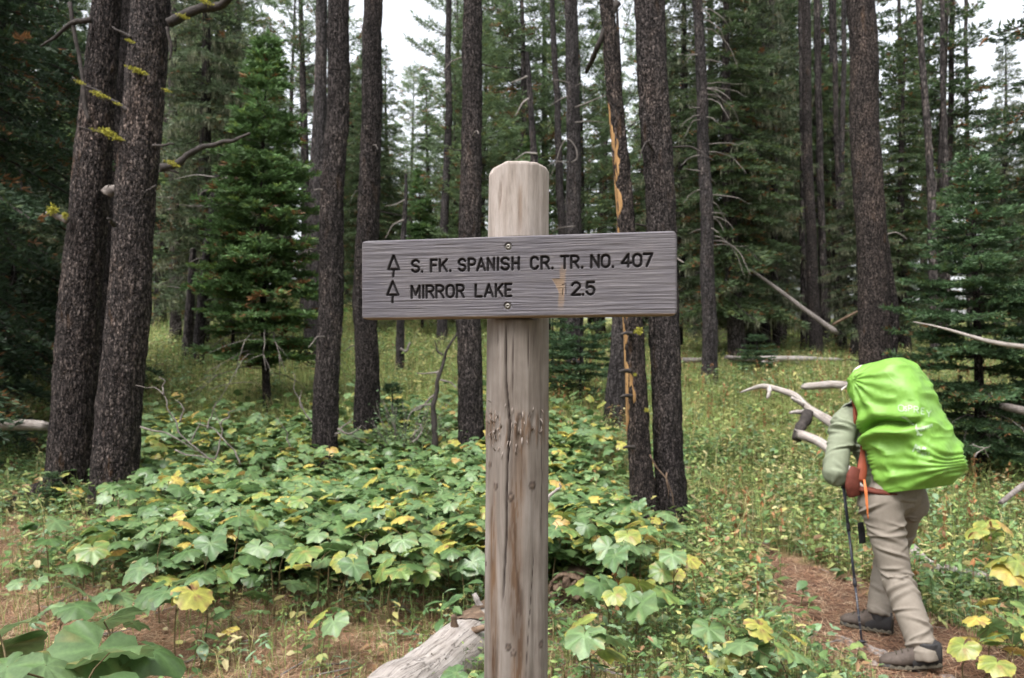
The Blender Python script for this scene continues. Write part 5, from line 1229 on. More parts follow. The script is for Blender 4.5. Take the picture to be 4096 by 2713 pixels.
cf = [grid_faces(150, NP), np.arange(NP)[None, ::-1], (np.arange(NP) + 149 * NP)[None]]
cover = MB().add(cv.reshape(-1, 3), cf).build('rain_cover', M['nylon'], pack)
# pack body showing at the hiker's side
M['rust'] = flat('rust_pack_cloth', (.15, .030, .012), .7, .3, .12, 40, 0, .2)
M['rust_dark'] = flat('rust_dark_cloth', (.085, .020, .012), .75, .25, .15, 40, 0, .2)
pb = MB()
bx = lambda u, b, h: LI0 + u * PU_ + b * PBt + h * PS_
v = [bx(u, b, h) for h in (.02, .58) for u, b in ((.10, -.05), (.33, -.05), (.33, .05), (.10, .05))]
pb.add(v, [A([[0, 1, 5, 4], [1, 2, 6, 5], [2, 3, 7, 6], [3, 0, 4, 7], [3, 2, 1, 0], [4, 5, 6, 7]])])
pbo = pb.build('pack_body', M['rust'], pack, False); bv_ = pbo.modifiers.new('bv', 'BEVEL'); bv_.width = .03; bv_.segments = 3
def pad(name, pts, r, mt, sq=.5, n=20):
    q = resample(pts, n); t_, u_, w_ = frames(q); tt = np.linspace(0, 2 * np.pi, 16, endpoint=False); rr = np.interp(np.linspace(0, 1, n), np.linspace(0, 1, len(r)), r)
    vv = q[:, None] + (rr[:, None] * np.cos(tt))[..., None] * u_[:, None] + (rr[:, None] * np.sin(tt) * sq)[..., None] * w_[:, None]
    vv += .004 * fbm(vv.reshape(-1, 3) * 25, 2, 5).reshape(n, 16, 1)
    return MB().add(vv.reshape(-1, 3), [grid_faces(n, 16), np.arange(16)[None, ::-1], (np.arange(16) + (n - 1) * 16)[None]]).build(name, M[mt], pack)
pad('hip_belt_pocket', [P(3424, 1872, 4.46), P(3414, 1900, 4.45), P(3410, 1940, 4.44), P(3418, 1984, 4.45)], [.028, .040, .043, .036], 'rust_dark', .5)
pad('hip_belt', [P(3440, 1955, 4.45), P(3520, 1968, 4.38), P(3600, 1975, 4.40), P(3660, 1965, 4.5)], [.03, .035, .035, .03], 'rust_dark', .5)
pad('side_strap', [P(3450, 1740, 4.52), P(3450, 1830, 4.50), P(3450, 1880, 4.46), P(3440, 1925, 4.44)], [.008, .014, .028, .03], 'rust', .5)
pad('shoulder_strap', [P(3424, 1700, 4.56), P(3420, 1680, 4.55), P(3419, 1640, 4.58), P(3425, 1612, 4.70)], [.010, .012, .012, .012], 'rust', .5)
pad('strap_edge', [P(3376, 1632, 4.72), P(3405, 1618, 4.66), P(3430, 1610, 4.66)], [.012, .022, .025], 'dark', .4)
pad('webbing_tail', [P(3395, 1950, 4.5), P(3392, 1985, 4.52)], [.012, .012], 'dark', .25)
pad('webbing_tail', [P(3442, 2090, 4.62), P(3446, 2130, 4.63), P(3450, 2172, 4.64)], [.018, .02, .02], 'dark', .25)
M['cord'] = flat('orange_cord', (.45, .13, .04), .6, .3, .1)
for k, (dx, e) in enumerate(((0, 2075), (7, 2060))):
    v, f = tube(resample([P(3456 + dx * .3, 1920, 4.40), P(3460 + dx, 1965, 4.36), P(3466 + dx * .6, 2020, 4.35), P(3473 - dx * .3, e, 4.35)], 14), .0042, 6); MB().add(v, f).build('drawcord', M['cord'], pack)
q = [P(3775 + 14 * math.cos(a), 1692 + 16 * math.sin(a), 4.42) for a in np.linspace(-2.2, 2.2, 14)]
v, f = tube(q, .004, 6); MB().add(v, f).build('loop', M['cap'], pack)
# printed lettering and emblem on the cover, laid on its surface
from mathutils.bvhtree import BVHTree
bvh = BVHTree.FromPolygons([tuple(x) for x in cv.reshape(-1, 3)], [tuple(x) for x in cf[0]])
M['print'] = flat('reflective_print', (.27, .38, .22), .5, .4, .1, 60)
def onto(zx, zy):
    r = P(3200 + zx / 2.412, 1400 + zy / 2.412, 1.0) - A([0, 0, CAMH]); h, nn, _, _ = bvh.ray_cast(Vector((0, 0, CAMH)), Vector(r / np.linalg.norm(r)))
    if h is None: return None
    nn = A(nn); nn = nn if nn @ r < 0 else -nn
    return A(h) + nn * .0035
def ink(polys, wid, name, parent):
    mb = MB()
    for q in polys:
        q = resample(A(q, float) if False else np.array(q, float), max(3, int(sum(np.linalg.norm(np.diff(np.array(q, float), axis=0), axis=1)) / 6) + 2), False)
        t = np.gradient(q, axis=0); t /= np.linalg.norm(t, axis=1)[:, None] + 1e-9; nn = np.stack([-t[:, 1], t[:, 0]], -1)
        w = np.broadcast_to(wid, (len(q),)) if np.isscalar(wid) else np.interp(np.linspace(0, 1, len(q)), np.linspace(0, 1, len(wid)), wid)
        a = [onto(*(p_ + n_ * w_ / 2)) for p_, n_, w_ in zip(q, nn, w)]; b = [onto(*(p_ - n_ * w_ / 2)) for p_, n_, w_ in zip(q, nn, w)]
        if any(x is None for x in a + b): continue
        mb.add(np.concatenate([a, b]), np.stack([np.arange(len(q) - 1), np.arange(1, len(q)), len(q) + np.arange(1, len(q)), len(q) + np.arange(len(q) - 1)], -1))
    if mb.n: tag(mb.build(name, M['print'], parent, origin=A(pack.location)), None, kind='stuff')
def glyph(ch, x0, y0, x1, y1, sl=0.0): return [[(x0 + (x1 - x0) * a + 0, y1 + (y0 - y1) * bq + sl * (a * (x1 - x0))) for a, bq in st] for st in GL[ch]]
pl_ = []
for ch, x0, y0, x1, y1 in (('O', 952, 532, 1004, 590), ('S', 1012, 548, 1030, 590), ('P', 1046, 538, 1080, 592), ('R', 1100, 546, 1140, 606), ('E', 1166, 562, 1196, 620), ('Y', 1216, 582, 1258, 646)): pl_ += glyph(ch, x0, y0, x1, y1, .12)
ink(pl_, 10, 'printed_name', cover)
ink([[(985, 645), (1020, 652), (1060, 690), (1100, 730)]], [8, 24, 26, 14], 'printed_emblem', cover)
ink([[(1125, 720), (1120, 760), (1140, 800), (1165, 830)], [(1120, 760), (1160, 762), (1220, 742), (1275, 714)], [(1140, 800), (1128, 825)], [(1160, 815), (1180, 820)]] , [10, 20, 20, 8], 'printed_emblem', cover)
ink([[(x, 762 - (x - 1160) * .38), (x + 4, 786 - (x - 1160) * .40)] for x in range(1165, 1275, 17)], 7, 'printed_emblem', cover)
pl_ = []
for ch, x0, x1 in (('R', 1176, 1196), ('E', 1208, 1226), ('I', 1240, 1252)): pl_ += glyph(ch, x0, 984, x1, 1014, .15)
ink(pl_, 9, 'printed_mark', cover)
ink([[(1090, 985), (1112, 940), (1120, 915), (1135, 950), (1150, 935), (1165, 965)], [(1130, 970), (1165, 985)], [(1180, 960), (1195, 945), (1215, 962)]], [10, 20, 24, 12], 'printed_mark', cover)

# ---------------------------------------------------------------- undergrowth
def leaf_shape(seed, fine=True):
    """palmate five-lobed leaf; junction with the stalk at the origin, tip along +x; returns verts, faces, vein mask, edge mask"""
    r = np.random.default_rng(seed); n = 34 if fine else 22
    th = np.linspace(-math.pi * .94, math.pi * .94, n)
    lobes = ((0, 1.0, .50), (1.0, .94, .46), (-1.0, .94, .46), (1.98, .88, .46), (-1.98, .88, .46))
    rr = np.full(n, .82)
    for c, a, w in lobes:
        a *= r.uniform(.9, 1.1); rr = np.maximum(rr, a * np.exp(-(np.abs(th - c) / w) ** 1.6 * .55))
    rr *= np.interp(np.abs(th), [0, 2.3, 2.95], [1, 1, .55]); rr[1:-1:2] *= .955
    dro = (.16, .30, .48, .24, .38)[seed % 5]
    rings = (.33, .68, 1.0); V = [[0, 0, 0]]; vein = [1.0]; edge = [0.0]
    vm = np.max([np.exp(-(np.abs(th - c) / .13) ** 2) for c, a, w in lobes], 0)
    for s in rings:
        rad = rr * s if s == 1 else s * (rr * .6 + .4 * rr.mean())
        x, y = rad * np.cos(th), rad * np.sin(th)
        z = -dro * (rad ** 2) * (.8 + .45 * np.sin(th * 1.0 + seed)) + .05 * (vm - .5) * s * -1 + .035 * r.normal(0, 1, n) * s
        V += list(np.stack([x, y, z], -1)); vein += list(vm); edge += [s ** 3] * n
    F = [(0, 1 + j, 2 + j) for j in range(n - 1)]
    T3 = np.array(F); Q = np.array([(1 + k * n + j, 1 + (k + 1) * n + j, 2 + (k + 1) * n + j, 2 + k * n + j) for k in range(2) for j in range(n - 1)])
    return np.array(V, float), [T3, Q], np.array(vein), np.array(edge)
LEAFC = [((.112, .192, .068), .05), ((.138, .222, .090), .10), ((.078, .145, .046), .0), ((.140, .220, .060), .3), ((.21, .26, .06), .5), ((.100, .178, .070), .0), ((.32, .32, .065), .8), ((.47, .37, .09), .6), ((.148, .232, .098), .15), ((.40, .27, .085), .5)]
LEAFW = A([.17, .17, .16, .11, .06, .15, .045, .03, .10, .022]); LEAFW = LEAFW / LEAFW.sum()
leaf_meshes, leaf_raw = [], []
for k, (c, ye) in enumerate(LEAFC):
    V, Fc, vn, ed = leaf_shape(500 + k); nzv = fbm(V * 3.5 + k * 5, 2, k)
    cc = A(c)[None] * (1 + .42 * (vn - .4) + .14 * nzv)[:, None]
    ym = np.clip(sstep(.25, .9, ed * ye * 1.6 + nzv * .45 * (ye > 0)), 0, 1)[:, None]; cc = cc * (1 - ym) + A([.40, .37, .08]) * ym
    bm2 = (sstep(.55, .9, nzv + .35 * ed) * (.25 + ye))[:, None]; cc = cc * (1 - bm2) + A([.22, .12, .05]) * bm2
    leaf_meshes.append(MB().add(V, Fc, cc).mesh('leaf_%d' % k, M['leaf'])); leaf_raw.append((V, Fc, cc))
def basis(az, tilt, roll):
    """leaf axes: tip points out along azimuth az and down by tilt"""
    x = np.stack([np.cos(az) * np.cos(tilt), np.sin(az) * np.cos(tilt), -np.sin(tilt)], -1)
    s = np.stack([-np.sin(az), np.cos(az), np.zeros_like(az)], -1); z = np.cross(x, s)
    y = s * np.cos(roll)[..., None] + z * np.sin(roll)[..., None]; return np.stack([x, y, np.cross(x, y)], -1)      # columns
M['stem'] = flat('plant_stem', (.10, .075, .035), .7, .3, .3, 60)
M['greenstem'] = flat('green_stem', (.10, .14, .04), .7, .3, .3, 60)
def berry_plant(x, y, h, nl, label, group, size=.085, r=rng, zoff=0.0, mix=None):
    z = gz(x, y) + zoff; o = empty('thimbleberry_plant', (x, y, z), label, 'plant', group); st = MB()
    top = A([x + r.normal(0, .04), y + r.normal(0, .04), z + h])
    q = resample([A([x, y, z - .02]), A([x, y, z + h * .5]) + r.normal(0, .015, 3), top], 6); st.add(*tube(q, np.linspace(.005, .003, 6), 5))
    a0 = r.uniform(0, 6.28)
    for i in range(nl):
        az = a0 + i * 2.4 + r.normal(0, .3); b = q[-1 - (i // 3)] if i < 9 else q[-3]; pl2 = r.uniform(.05, .13) * (1 + .25 * (i > 2))
        lj = b + A([math.cos(az) * pl2, math.sin(az) * pl2, pl2 * r.uniform(.25, .9)])
        st.add(*tube([b, (b + lj) / 2 + A([0, 0, .012]), lj], [.0022, .0018, .0015], 4))
        k = r.choice(len(LEAFC), p=LEAFW if mix is None else mix); s = size * r.uniform(.75, 1.2) * (1 if i < 5 else .8)
        lo = link('leaf', leaf_meshes[k], o); Bm = basis(A([az]), A([r.uniform(.05, .65)]), A([r.normal(0, .3)]))[0]
        mw = Matrix([[*(Bm[0] * s), lj[0] - x], [*(Bm[1] * s), lj[1] - y], [*(Bm[2] * s), lj[2] - z], [0, 0, 0, 1]]); lo.matrix_basis = mw
    st.build('stem', M['stem'], o); return o
YEL = LEAFW * A([.5, .5, .4, 1.2, 3, .5, 4, 5, .5, 4]); YEL = YEL / YEL.sum()
def log_view(x, y): return ((x > e0[0] - .30) & (x < e0[0] + .22) & (y > 2.2) & (y < e0[1] + .05)).astype(float)
def dens_berry(x, y):
    d = sstep(4.3, 5.2, y + .25 * np.minimum(x + 1.3, 0)) * sstep(12.5, 8.5, y) * (.45 + .55 * sstep(-.35, .15, vnoise(np.stack([np.asarray(x) * 1.1, np.asarray(y) * .8, np.asarray(x) * 0], -1).reshape(-1, 3), 64).reshape(np.shape(x))))
    d = d * sstep(-(.62 * y), -(.50 * y), x) * sstep(.95, .25, x - .05 * y)
    lit = sstep(-2.2, -3.2, x + .15 * (y - 5)) * sstep(8.2, 7.0, y); return d * (1 - lit) * (1 - log_view(x, y))
pr2 = np.random.default_rng(99)
occupied = []
def free(x, y, r):
    for a, b in occupied:
        if (a - x) ** 2 + (b - y) ** 2 < r * r: return False
    return True
TR = [(A(o.location), .3) for o in (PA, PB, PC, PD, PE, PH, PM, PL)]
def clear_of(x, y, m=.22):
    if (x - .012) ** 2 + (y - 1.72) ** 2 < .16 ** 2: return False
    for q, rr_ in TR:
        if (q[0] - x) ** 2 + (q[1] - y) ** 2 < m * m: return False
    return path_dist([x], [y])[0] > 1.15
# big leaves right at the walker's feet
for px, py, d, h, nl, s in ((60, 2640, 1.30, 1.02, 4, .085), (290, 2640, 1.42, .98, 4, .080), (440, 2740, 1.25, .95, 4, .075), (-80, 2760, 1.25, .92, 4, .09)):
    x = atpx(px, d); z = P(px, py, d)[2]
    berry_plant(x, d, z - gz(x, d) - .03, nl, 'tall broad-leaved plant growing closest to the walker, opposite the sign post', 'tall plants in front of the sign', s, pr2, mix=np.eye(10)[[0, 1, 2, 5, 8]].mean(0))
# hand-placed plants of the near ground: leaf cluster column/row, height
NEAR = [(230, 2440, .30, 4), (640, 2260, .32, 5), (930, 2265, .34, 4), (700, 2390, .30, 5), (440, 2400, .26, 4), (820, 2330, .30, 4), (500, 2520, .24, 4), (380, 2120, .36, 5), (480, 2080, .38, 5), (560, 2150, .36, 5), (330, 2210, .30, 4), (700, 2060, .38, 5),
        (860, 2080, .36, 4), (1050, 2080, .36, 5), (1130, 2150, .38, 5), (1270, 2230, .36, 4), (1380, 2240, .36, 5), (1180, 2050, .40, 5), (1330, 2060, .40, 5), (1480, 2130, .40, 5), (1600, 2170, .40, 5), (1750, 2050, .42, 5), (1700, 2230, .34, 4), (1850, 2200, .40, 5), (1560, 2280, .30, 4),
        (2440, 2330, .34, 5), (2540, 2370, .32, 5), (2360, 2560, .30, 4), (2850, 2480, .24, 4), (2960, 2520, .26, 5), (3060, 2560, .28, 5), (2890, 2600, .18, 3), (3130, 2600, .22, 4), (3980, 2130, .34, 4), (4060, 2250, .36, 4), (3900, 2110, .30, 4), (4040, 2400, .30, 4), (3960, 2460, .26, 4), (3880, 2540, .20, 3), (4070, 2560, .24, 4), (3940, 2580, .18, 3),
        (160, 2330, .2, 3), (1290, 2480, .22, 3), (1950, 2690, .16, 3), (1010, 2490, .12, 3)]
for k, (px, py, h, nl) in enumerate(NEAR):
    q = None
    for d in np.arange(2.2, 12, .03):
        w = P(px, py, d)
        if w[2] <= ground0(w[0], w[1]) + h + .03: q = w; break
    x, y = q[0], q[1]; occupied.append((x, y))
    yel = px > 2300 and py > 2400 or px > 3800
    berry_plant(x, y, h, nl, 'low plant with lobed leaves turning yellow beside the dirt trail' if yel else 'low plant with green maple-like leaves on the needle-strewn ground', 'yellowing lobed plants by the trail' if yel else 'lobed green plants near the sign', (.085 if h < .3 else .108) , pr2, mix=YEL if yel else None)
k = 0; tries = 0
while k < 92 and tries < 6000:
    tries += 1
    y = pr2.uniform(4.4, 7.0); x = pr2.uniform(-.62 * y, .35 * y * .6)
    if pr2.random() > dens_berry(A([x]), A([y]))[0] or not clear_of(x, y) or not free(x, y, .24): continue
    occupied.append((x, y)); k += 1
    berry_plant(x, y, pr2.uniform(.34, .5), pr2.integers(4, 6), 'leafy plant of the dense broad-leaved carpet between the sign and the pines', 'plants of the broad-leaved carpet', .095, pr2)
# the carpet beyond: leaves nobody could count
def carpet(name, n, ylo, yhi, label, low=False):
    mb = MB(); x = []; y = []
    while len(x) < n:
        yy_ = pr2.uniform(ylo, yhi, 4000); xx_ = pr2.uniform(-.72, .30, 4000) * yy_
        ok = pr2.random(4000) < dens_berry(xx_, yy_); x += list(xx_[ok]); y += list(yy_[ok])
    x = A(x[:n]); y = A(y[:n]); ok = np.ones(n, bool)
    for q, rr_ in TR: ok &= (x - q[0]) ** 2 + (y - q[1]) ** 2 > .24 ** 2
    ok &= path_dist(x, y) > 1.1; x, y = x[ok], y[ok]; n = len(x)
    hh = (.38 + .12 * vnoise(np.stack([x * 1.3, y * 1.3, x * 0], -1), 60)) * (pr2.uniform(.35, .75, n) if low else pr2.uniform(.75, 1.15, n))
    z = ground(x, y) + hh; B_ = basis(pr2.uniform(0, 6.28, n), pr2.uniform(-.05, .6, n), pr2.normal(0, .28, n)); s = pr2.uniform(.055, .115, n)
    kk = pr2.choice(len(LEAFC), n, p=LEAFW)
    for k in range(len(LEAFC)):
        ix = np.where(kk == k)[0]
        if not len(ix): continue
        V, Fc, cc = leaf_raw[k]; nv = len(V)
        W = np.einsum('nij,vj->nvi', B_[ix] * s[ix][:, None, None], V) + np.stack([x[ix], y[ix], z[ix]], -1)[:, None]
        offs = (np.arange(len(ix)) * nv)[:, None, None]
        mb.add(W.reshape(-1, 3), [(f[None] + offs).reshape(-1, f.shape[1]) for f in Fc], (cc[None] * pr2.uniform(.85, 1.18, (len(ix), 1, 1))).reshape(-1, 3))
    return tag(mb.build(name, M['leaf']), label, kind='stuff')
carpet('broadleaf_carpet', 5600, 5.0, 13.2, 'dense carpet of broad lobed leaves under the pines')
carpet('broadleaf_understorey', 1500, 4.6, 9, 'lower leaves of the broad-leaved carpet', True)

SMALL = A([[0, 0, 0], [.35, .26, .05], [.45, 0, -.02], [.35, -.26, .05], [.8, .16, .0], [.8, -.16, 0.], [1.05, 0, -.10]])
SMF = A([[0, 2, 1], [0, 3, 2], [1, 2, 4], [3, 5, 2], [4, 2, 6], [5, 6, 2]])
def scatter_leaves(mb, p, az, tilt, size, col, wid=1.0):
    n = len(p); B_ = basis(az, tilt, pr2.normal(0, .4, n)); V = SMALL * A([1, wid, 1])
    W = np.einsum('nij,vj->nvi', B_ * size[:, None, None], V) + p[:, None]
    mb.add(W.reshape(-1, 3), (SMF[None] + (np.arange(n) * 7)[:, None, None]).reshape(-1, 3), np.repeat(col, 7, 0))
def bare(x, y):   # where the floor stays open: the trail, the littered patch in front
    pdn = path_dist(x, y); tr_ = sstep(.80, 1.12, pdn)
    lit = sstep(-.15, -.6, x) * sstep(5.6, 4.4, y + .35 * np.clip(x + 1.2, -2.5, 0)) 
    lit2 = sstep(-3.0, -3.6, x) * sstep(7.6, 6.8, y)
    return tr_ * (1 - .90 * np.maximum(lit, lit2)) * (1 - .3 * log_view(x, y))
def wedge(n, y0, y1, spread=.78):
    y = np.sqrt(pr2.uniform(y0 * y0, y1 * y1, n)); x = pr2.uniform(-spread, spread, n) * y; return x, y
PAL = A([(.105, .185, .06), (.145, .238, .085), (.08, .15, .055), (.195, .265, .085), (.29, .32, .12), (.37, .345, .13), (.46, .40, .21), (.27, .165, .085), (.175, .265, .145)])
def herbs(name, n, y0, y1, label, nl, ls, hmax, wpal, open_=False, keep=None):
    x, y = wedge(n, y0, y1); k = pr2.random(n) < bare(x, y) * (1 - .25 * dens_berry(x, y)) * (.55 + .6 * sstep(-.5, .5, vnoise(np.stack([x * .9, y * .9, x * 0], -1), 70)))
    x, y = x[k], y[k]; n = len(x); h = pr2.uniform(.25, 1, n) * hmax * (1 + .35 * vnoise(np.stack([x, y, x * 0], -1), 72)); g = ground(x, y); mb = MB()
    pk = pr2.choice(len(PAL), n, p=A(wpal) / sum(wpal))
    # yellowing follows patches
    yp = vnoise(np.stack([x * .7, y * .7, x * 0], -1), 75) + .5 * sstep(0, 3, x); 
    pk = np.where((yp > .45) & (pr2.random(n) < .28), pr2.choice([4, 5, 6, 3, 3], n), pk)
    szp = np.clip(np.exp(.55 * pr2.normal(0, 1, n)) * (1 + .4 * vnoise(np.stack([x * 1.7, y * 1.7, x * 0], -1), 78))*1.0, .4, 1.6); h = h * (.7 + .3 * szp)
    base = PAL[pk] * pr2.uniform(.6, 1.3, (n, 1))
    for j in range(nl):
        t = (j + 1) / nl; az = pr2.uniform(0, 6.28, n); rad = pr2.uniform(.1, .55, n) * ls * 1.6
        p = np.stack([x + np.cos(az) * rad, y + np.sin(az) * rad, g + h * (t * .85 + .15 * pr2.random(n))], -1)
        scatter_leaves(mb, p, az, pr2.uniform(-.5, .7, n), ls * szp * pr2.uniform(.6, 1.3, n), base * pr2.uniform(.8, 1.2, (n, 1)), pr2.choice([.8, 1.3]))
    # stems
    w = ls * .035 + .0012; v = np.stack([np.stack([x - w, y, g], -1), np.stack([x + w, y, g], -1), np.stack([x, y, g + h], -1)], 1).reshape(-1, 3)
    mb.add(v, np.arange(len(v)).reshape(-1, 3), (.10, .09, .035))
    return tag(mb.build(name, M['herb'], None, False), label, kind='stuff')
herbs('herb_cover', 9500, 2.3, 5.6, 'small-leaved herbs covering the near ground', 8, .038, .22, [3, 3, 2, 2, 1.2, .8, .5, .6, 3])
herbs('herb_cover', 26000, 5.2, 10.5, 'small-leaved herbs between sign and pines', 7, .044, .32, [3, 3, 2, 3, 2, 1, .6, .8, 2])
herbs('herb_cover', 30000, 9.5, 22, 'yellowing herbs on the rising ground below the wood', 6, .055, .36, [1.5, 3.5, .5, 4.5, 3.5, 1.8, 1.0, .8, 2.5])
herbs('herb_cover', 9000, 21, 42, 'far herbs at the foot of the wood', 5, .11, .45, [1, 3, 0, 5, 4, 1.5, .6, .3, 2])
def grass(name, n, y0, y1, label, l0, w0, open_=.4):
    x, y = wedge(n, y0, y1); k = pr2.random(n) < np.maximum(bare(x, y), open_ * (path_dist(x, y) > .95)) * (1 - .45 * dens_berry(x, y)); x, y = x[k], y[k]; n = len(x); g = ground(x, y)
    cl = vnoise(np.stack([x * 3, y * 3, x * 0], -1), 79); k = cl > pr2.uniform(-.8, .5, n); x, y, g = x[k], y[k], g[k]; n = len(x)
    az = pr2.uniform(0, 6.28, n); L = l0 * pr2.uniform(.4, 1.2, n); b = pr2.uniform(.2, 1.0, n); s = np.stack([-np.sin(az), np.cos(az), az * 0], -1) * w0
    dh = np.stack([np.cos(az), np.sin(az), az * 0], -1); p0 = np.stack([x, y, g], -1); p1 = p0 + dh * (L * b * .35)[:, None] + A([0, 0, 1]) * (L * .6)[:, None]; p2_ = p0 + dh * (L * b)[:, None] + A([0, 0, 1]) * (L * (1 - .45 * b))[:, None]
    v = np.stack([p0 - s, p0 + s, p1 + s * .8, p1 - s * .8, p2_], 1).reshape(-1, 3); o = (np.arange(n) * 5)[:, None]
    c = np.where(pr2.random((n, 1)) < .35, A([.40, .35, .17]), A([.21, .28, .085])) * pr2.uniform(.6, 1.3, (n, 1))
    return tag(MB().add(v, [np.tile([0, 1, 2, 3], (n, 1)) + o, np.tile([3, 2, 4], (n, 1)) + o], np.repeat(c, 5, 0)).build(name, M['herb'], None, False), label, kind='stuff')
grass('grass', 30000, 2.2, 7, 'thin grass blades in the near ground', .20, .0017, .45)
grass('grass', 52000, 6.2, 22, 'grass on the rising ground below the wood', .46, .0032, .45)
# dry rusty stalks
x, y = wedge(900, 4.5, 17); k = (x > .3) & (bare(x, y) > .7); x, y = x[k], y[k]; n = len(x); g = ground(x, y); mb = MB(); h = pr2.uniform(.25, .55, n)
w = .004; v = np.stack([np.stack([x - w, y, g], -1), np.stack([x + w, y, g], -1), np.stack([x + pr2.normal(0, .03, n), y, g + h], -1)], 1).reshape(-1, 3); mb.add(v, np.arange(len(v)).reshape(-1, 3), (.26, .13, .06))
for j in range(7):
    az = pr2.uniform(0, 6.28, n); t = pr2.uniform(.35, 1, n); scatter_leaves(mb, np.stack([x, y, g + h * t], -1), az, pr2.uniform(.3, 1.4, n), pr2.uniform(.03, .07, n), A([.27, .13, .055])[None] * pr2.uniform(.6, 1.4, (n, 1)), .8)
tag(mb.build('dry_stalks', M['herb'], None, False), 'rusty dry stalks among the yellowing herbs', kind='stuff')
# needle litter, fallen leaves, twigs on the open floor
n = 90000; x, y = wedge(n, 2.1, 7.2); k = (pr2.random(n) < .35 + .65 * (bare(x, y) < .7)); x, y = x[k], y[k]; n = len(x)
on_path = (path_dist(x, y) < 1) * .02
az = pr2.uniform(0, 6.28, n); L = pr2.uniform(.02, .06, n); dh = np.stack([np.cos(az) * L, np.sin(az) * L, pr2.normal(0, .006, n)], -1); s = np.stack([-np.sin(az), np.cos(az), az * 0], -1) * pr2.uniform(.0008, .0020, (n, 1))
p0 = np.stack([x, y, ground(x, y) + on_path + pr2.uniform(.004, .022, n)], -1)
v = np.stack([p0 - dh - s, p0 - dh + s, p0 + dh + s, p0 + dh - s], 1).reshape(-1, 3)
c = np.where(pr2.random((n, 1)) < .3, A([.50, .38, .26]), A([.32, .18, .11])) * pr2.uniform(.5, 1.3, (n, 1))
tag(MB().add(v, np.arange(len(v)).reshape(-1, 4), np.repeat(c, 4, 0)).build('needle_litter', M['herb'], None, False), 'reddish fallen pine needles on the forest floor', kind='stuff')
n = 1300; x, y = wedge(n, 2.1, 7.5); k = (pr2.random(n) < .25 + .75 * (bare(x, y) < .6)) & (path_dist(x, y) > .5); x, y = x[k], y[k]; n = len(x); mb = MB()
scatter_leaves(mb, np.stack([x, y, ground(x, y) + pr2.uniform(.012, .03, n)], -1), pr2.uniform(0, 6.28, n), pr2.normal(0, .35, n), pr2.uniform(.02, .06, n), PAL[pr2.choice([7, 6, 7, 6, 5], n)] * pr2.uniform(.5, 1.3, (n, 1)), 1.5)
tag(mb.build('leaf_litter', M['herb'], None, False), 'brown fallen leaves on the forest floor', kind='stuff')
mb = MB(); x, y = wedge(420, 2.2, 7)
for i in range(len(x)):
    if path_dist([x[i]], [y[i]])[0] < .8: continue
    a = pr2.uniform(0, 6.28); L = pr2.uniform(.06, .28); z = gz(x[i], y[i]) + .012; q = A([x[i], y[i], z]); e = A([math.cos(a), math.sin(a), pr2.normal(0, .12)]) * L
    mb.add(*tube([q - e, q + pr2.normal(0, .012, 3), q + e], [.003, .005, .002], 5), (.20, .15, .11))
tag(mb.build('fallen_twigs', M['twig']), 'small fallen twigs scattered on the forest floor', kind='stuff')
# herbs near enough to count, each with its own leaves
herb_mesh = []
for k in range(6):
    c = PAL[[0, 1, 2, 8, 3, 4][k]]; u = np.linspace(0, 1, 7); w = (.20 if k % 2 else .30) * np.sin(np.pi * u ** .8) ** .9; zc = -.25 * u * u
    V = np.concatenate([np.stack([u, w, zc + .05 * np.sin(np.pi * u)], -1), np.stack([u, u * 0, zc], -1), np.stack([u, -w, zc + .05 * np.sin(np.pi * u)], -1)]); F = np.array([(r * 7 + i, (r + 1) * 7 + i, (r + 1) * 7 + i + 1, r * 7 + i + 1) for r in range(2) for i in range(6)])
    herb_mesh.append(MB().add(V, F, np.tile(c, (21, 1)) * (1 + .2 * fbm(V * 6 + k, 2, k))[:, None]).mesh('herb_leaf_%d' % k, M['leaf']))
def leafy_herb(x, y, h, nl, s, k, label, group):
    z = gz(x, y); o = empty('leafy_herb', (x, y, z), label, 'plant', group); r = pr2; top = A([r.normal(0, .03), r.normal(0, .03), h])
    v, f = tube([A([0, 0, -.01]), top * .5 + r.normal(0, .008, 3), top], [.0035, .003, .002], 5); st = link('stem', MB().add(v, f).mesh('herb_stem', M['greenstem']), o)
    for i in range(nl):
        t = .25 + .75 * i / max(1, nl - 1); az = i * 2.4 + r.normal(0, .3); B_ = basis(A([az]), A([r.uniform(-.6, .45)]), A([r.normal(0, .3)]))[0] * s * r.uniform(.7, 1.2)
        lo = link('leaf', herb_mesh[(k + (r.random() < .2)) % 6], o); q = top * t
        lo.matrix_basis = Matrix([[*B_[0], q[0]], [*B_[1], q[1]], [*B_[2], q[2]], [0, 0, 0, 1]])
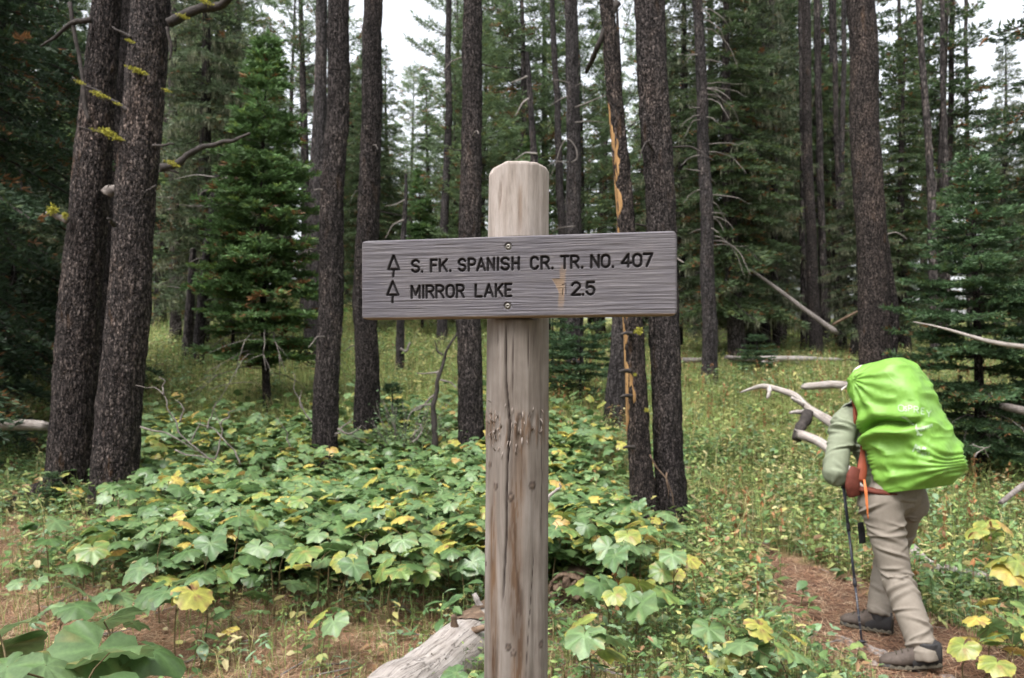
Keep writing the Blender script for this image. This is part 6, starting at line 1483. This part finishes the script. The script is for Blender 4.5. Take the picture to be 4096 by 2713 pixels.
HERBS = [(1850, 2420, .34, 6, .12, 2), (1880, 2330, .40, 6, .11, 2), (1760, 2440, .30, 6, .10, 2), (800, 2570, .2, 5, .10, 2), (760, 2620, .16, 4, .10, 2), (2330, 2150, .45, 8, .06, 0), (2420, 2110, .45, 8, .07, 1), (2290, 2060, .45, 8, .06, 3), (2480, 2200, .45, 9, .06, 8 % 6),
         (2600, 2230, .45, 9, .05, 0), (2700, 2260, .35, 8, .06, 1), (2560, 2140, .40, 8, .05, 3), (3120, 2220, .3, 6, .09, 0), (3200, 2330, .2, 5, .10, 2), (3220, 2400, .16, 5, .09, 0), (3350, 2150, .3, 8, .06, 1), (3300, 2080, .3, 8, .06, 1), (3420, 2560, .12, 5, .07, 4), (3390, 2590, .12, 5, .06, 4), (3800, 2240, .36, 8, .07, 4), (3730, 2330, .3, 8, .06, 1), (2900, 2330, .3, 8, .06, 3), (2800, 2400, .28, 8, .06, 8 % 6), (2700, 2440, .25, 7, .06, 1), (2620, 2520, .22, 7, .06, 3), (2500, 2600, .18, 6, .06, 0), (2750, 2600, .15, 6, .06, 3), (1650, 2420, .22, 6, .06, 1), (1580, 2360, .24, 7, .06, 3), (1500, 2330, .24, 6, .07, 1), (1440, 2420, .16, 6, .06, 3)]
for px, py, h, nl, s, k in HERBS:
    q = None
    for d in np.arange(2.2, 12, .03):
        w = P(px, py, d)
        if w[2] <= ground0(w[0], w[1]) + h * .7: q = w; break
    leafy_herb(q[0], q[1], h, nl, s, k, 'upright leafy herb with narrow pointed leaves by the sign post' if px < 2000 else 'bushy small-leaved herb growing between the post and the trail', 'narrow-leaved herbs by the post' if px < 2000 else 'bushy herbs near the trail')
# low huckleberry-like bush by the dead sapling
mb = MB(); bs = empty('low_bush', on(1600, 1720), 'fine-twigged green bush between the dark pine and the crooked dead sapling', 'bush'); c0 = A([atpx(1610, 9.4), 9.4, gz(atpx(1610, 9.4), 9.4)]); sw = MB(); n = 1500
for i in range(60):
    e = c0 + A([pr2.normal(0, .35), pr2.normal(0, .3), pr2.uniform(.35, .85)]); sw.add(*tube(resample([c0 + pr2.normal(0, .08, 3) * A([1, 1, 0]), (c0 + e) / 2 + pr2.normal(0, .05, 3), e], 6), np.linspace(.007, .002, 6), 4))
    m_ = 30; t = pr2.uniform(.3, 1, m_); p = c0 + (e - c0) * t[:, None] + pr2.normal(0, .06, (m_, 3)); scatter_leaves(mb, p, pr2.uniform(0, 6.28, m_), pr2.uniform(-.4, .5, m_), pr2.uniform(.025, .05, m_), PAL[pr2.choice([0, 1, 2, 8, 3], m_)] * .8, 1.2)
tag(mb.build('foliage', M['herb'], bs, False), None, kind='stuff'); sw.build('stems', M['twig'], bs)['kind'] = 'stuff'
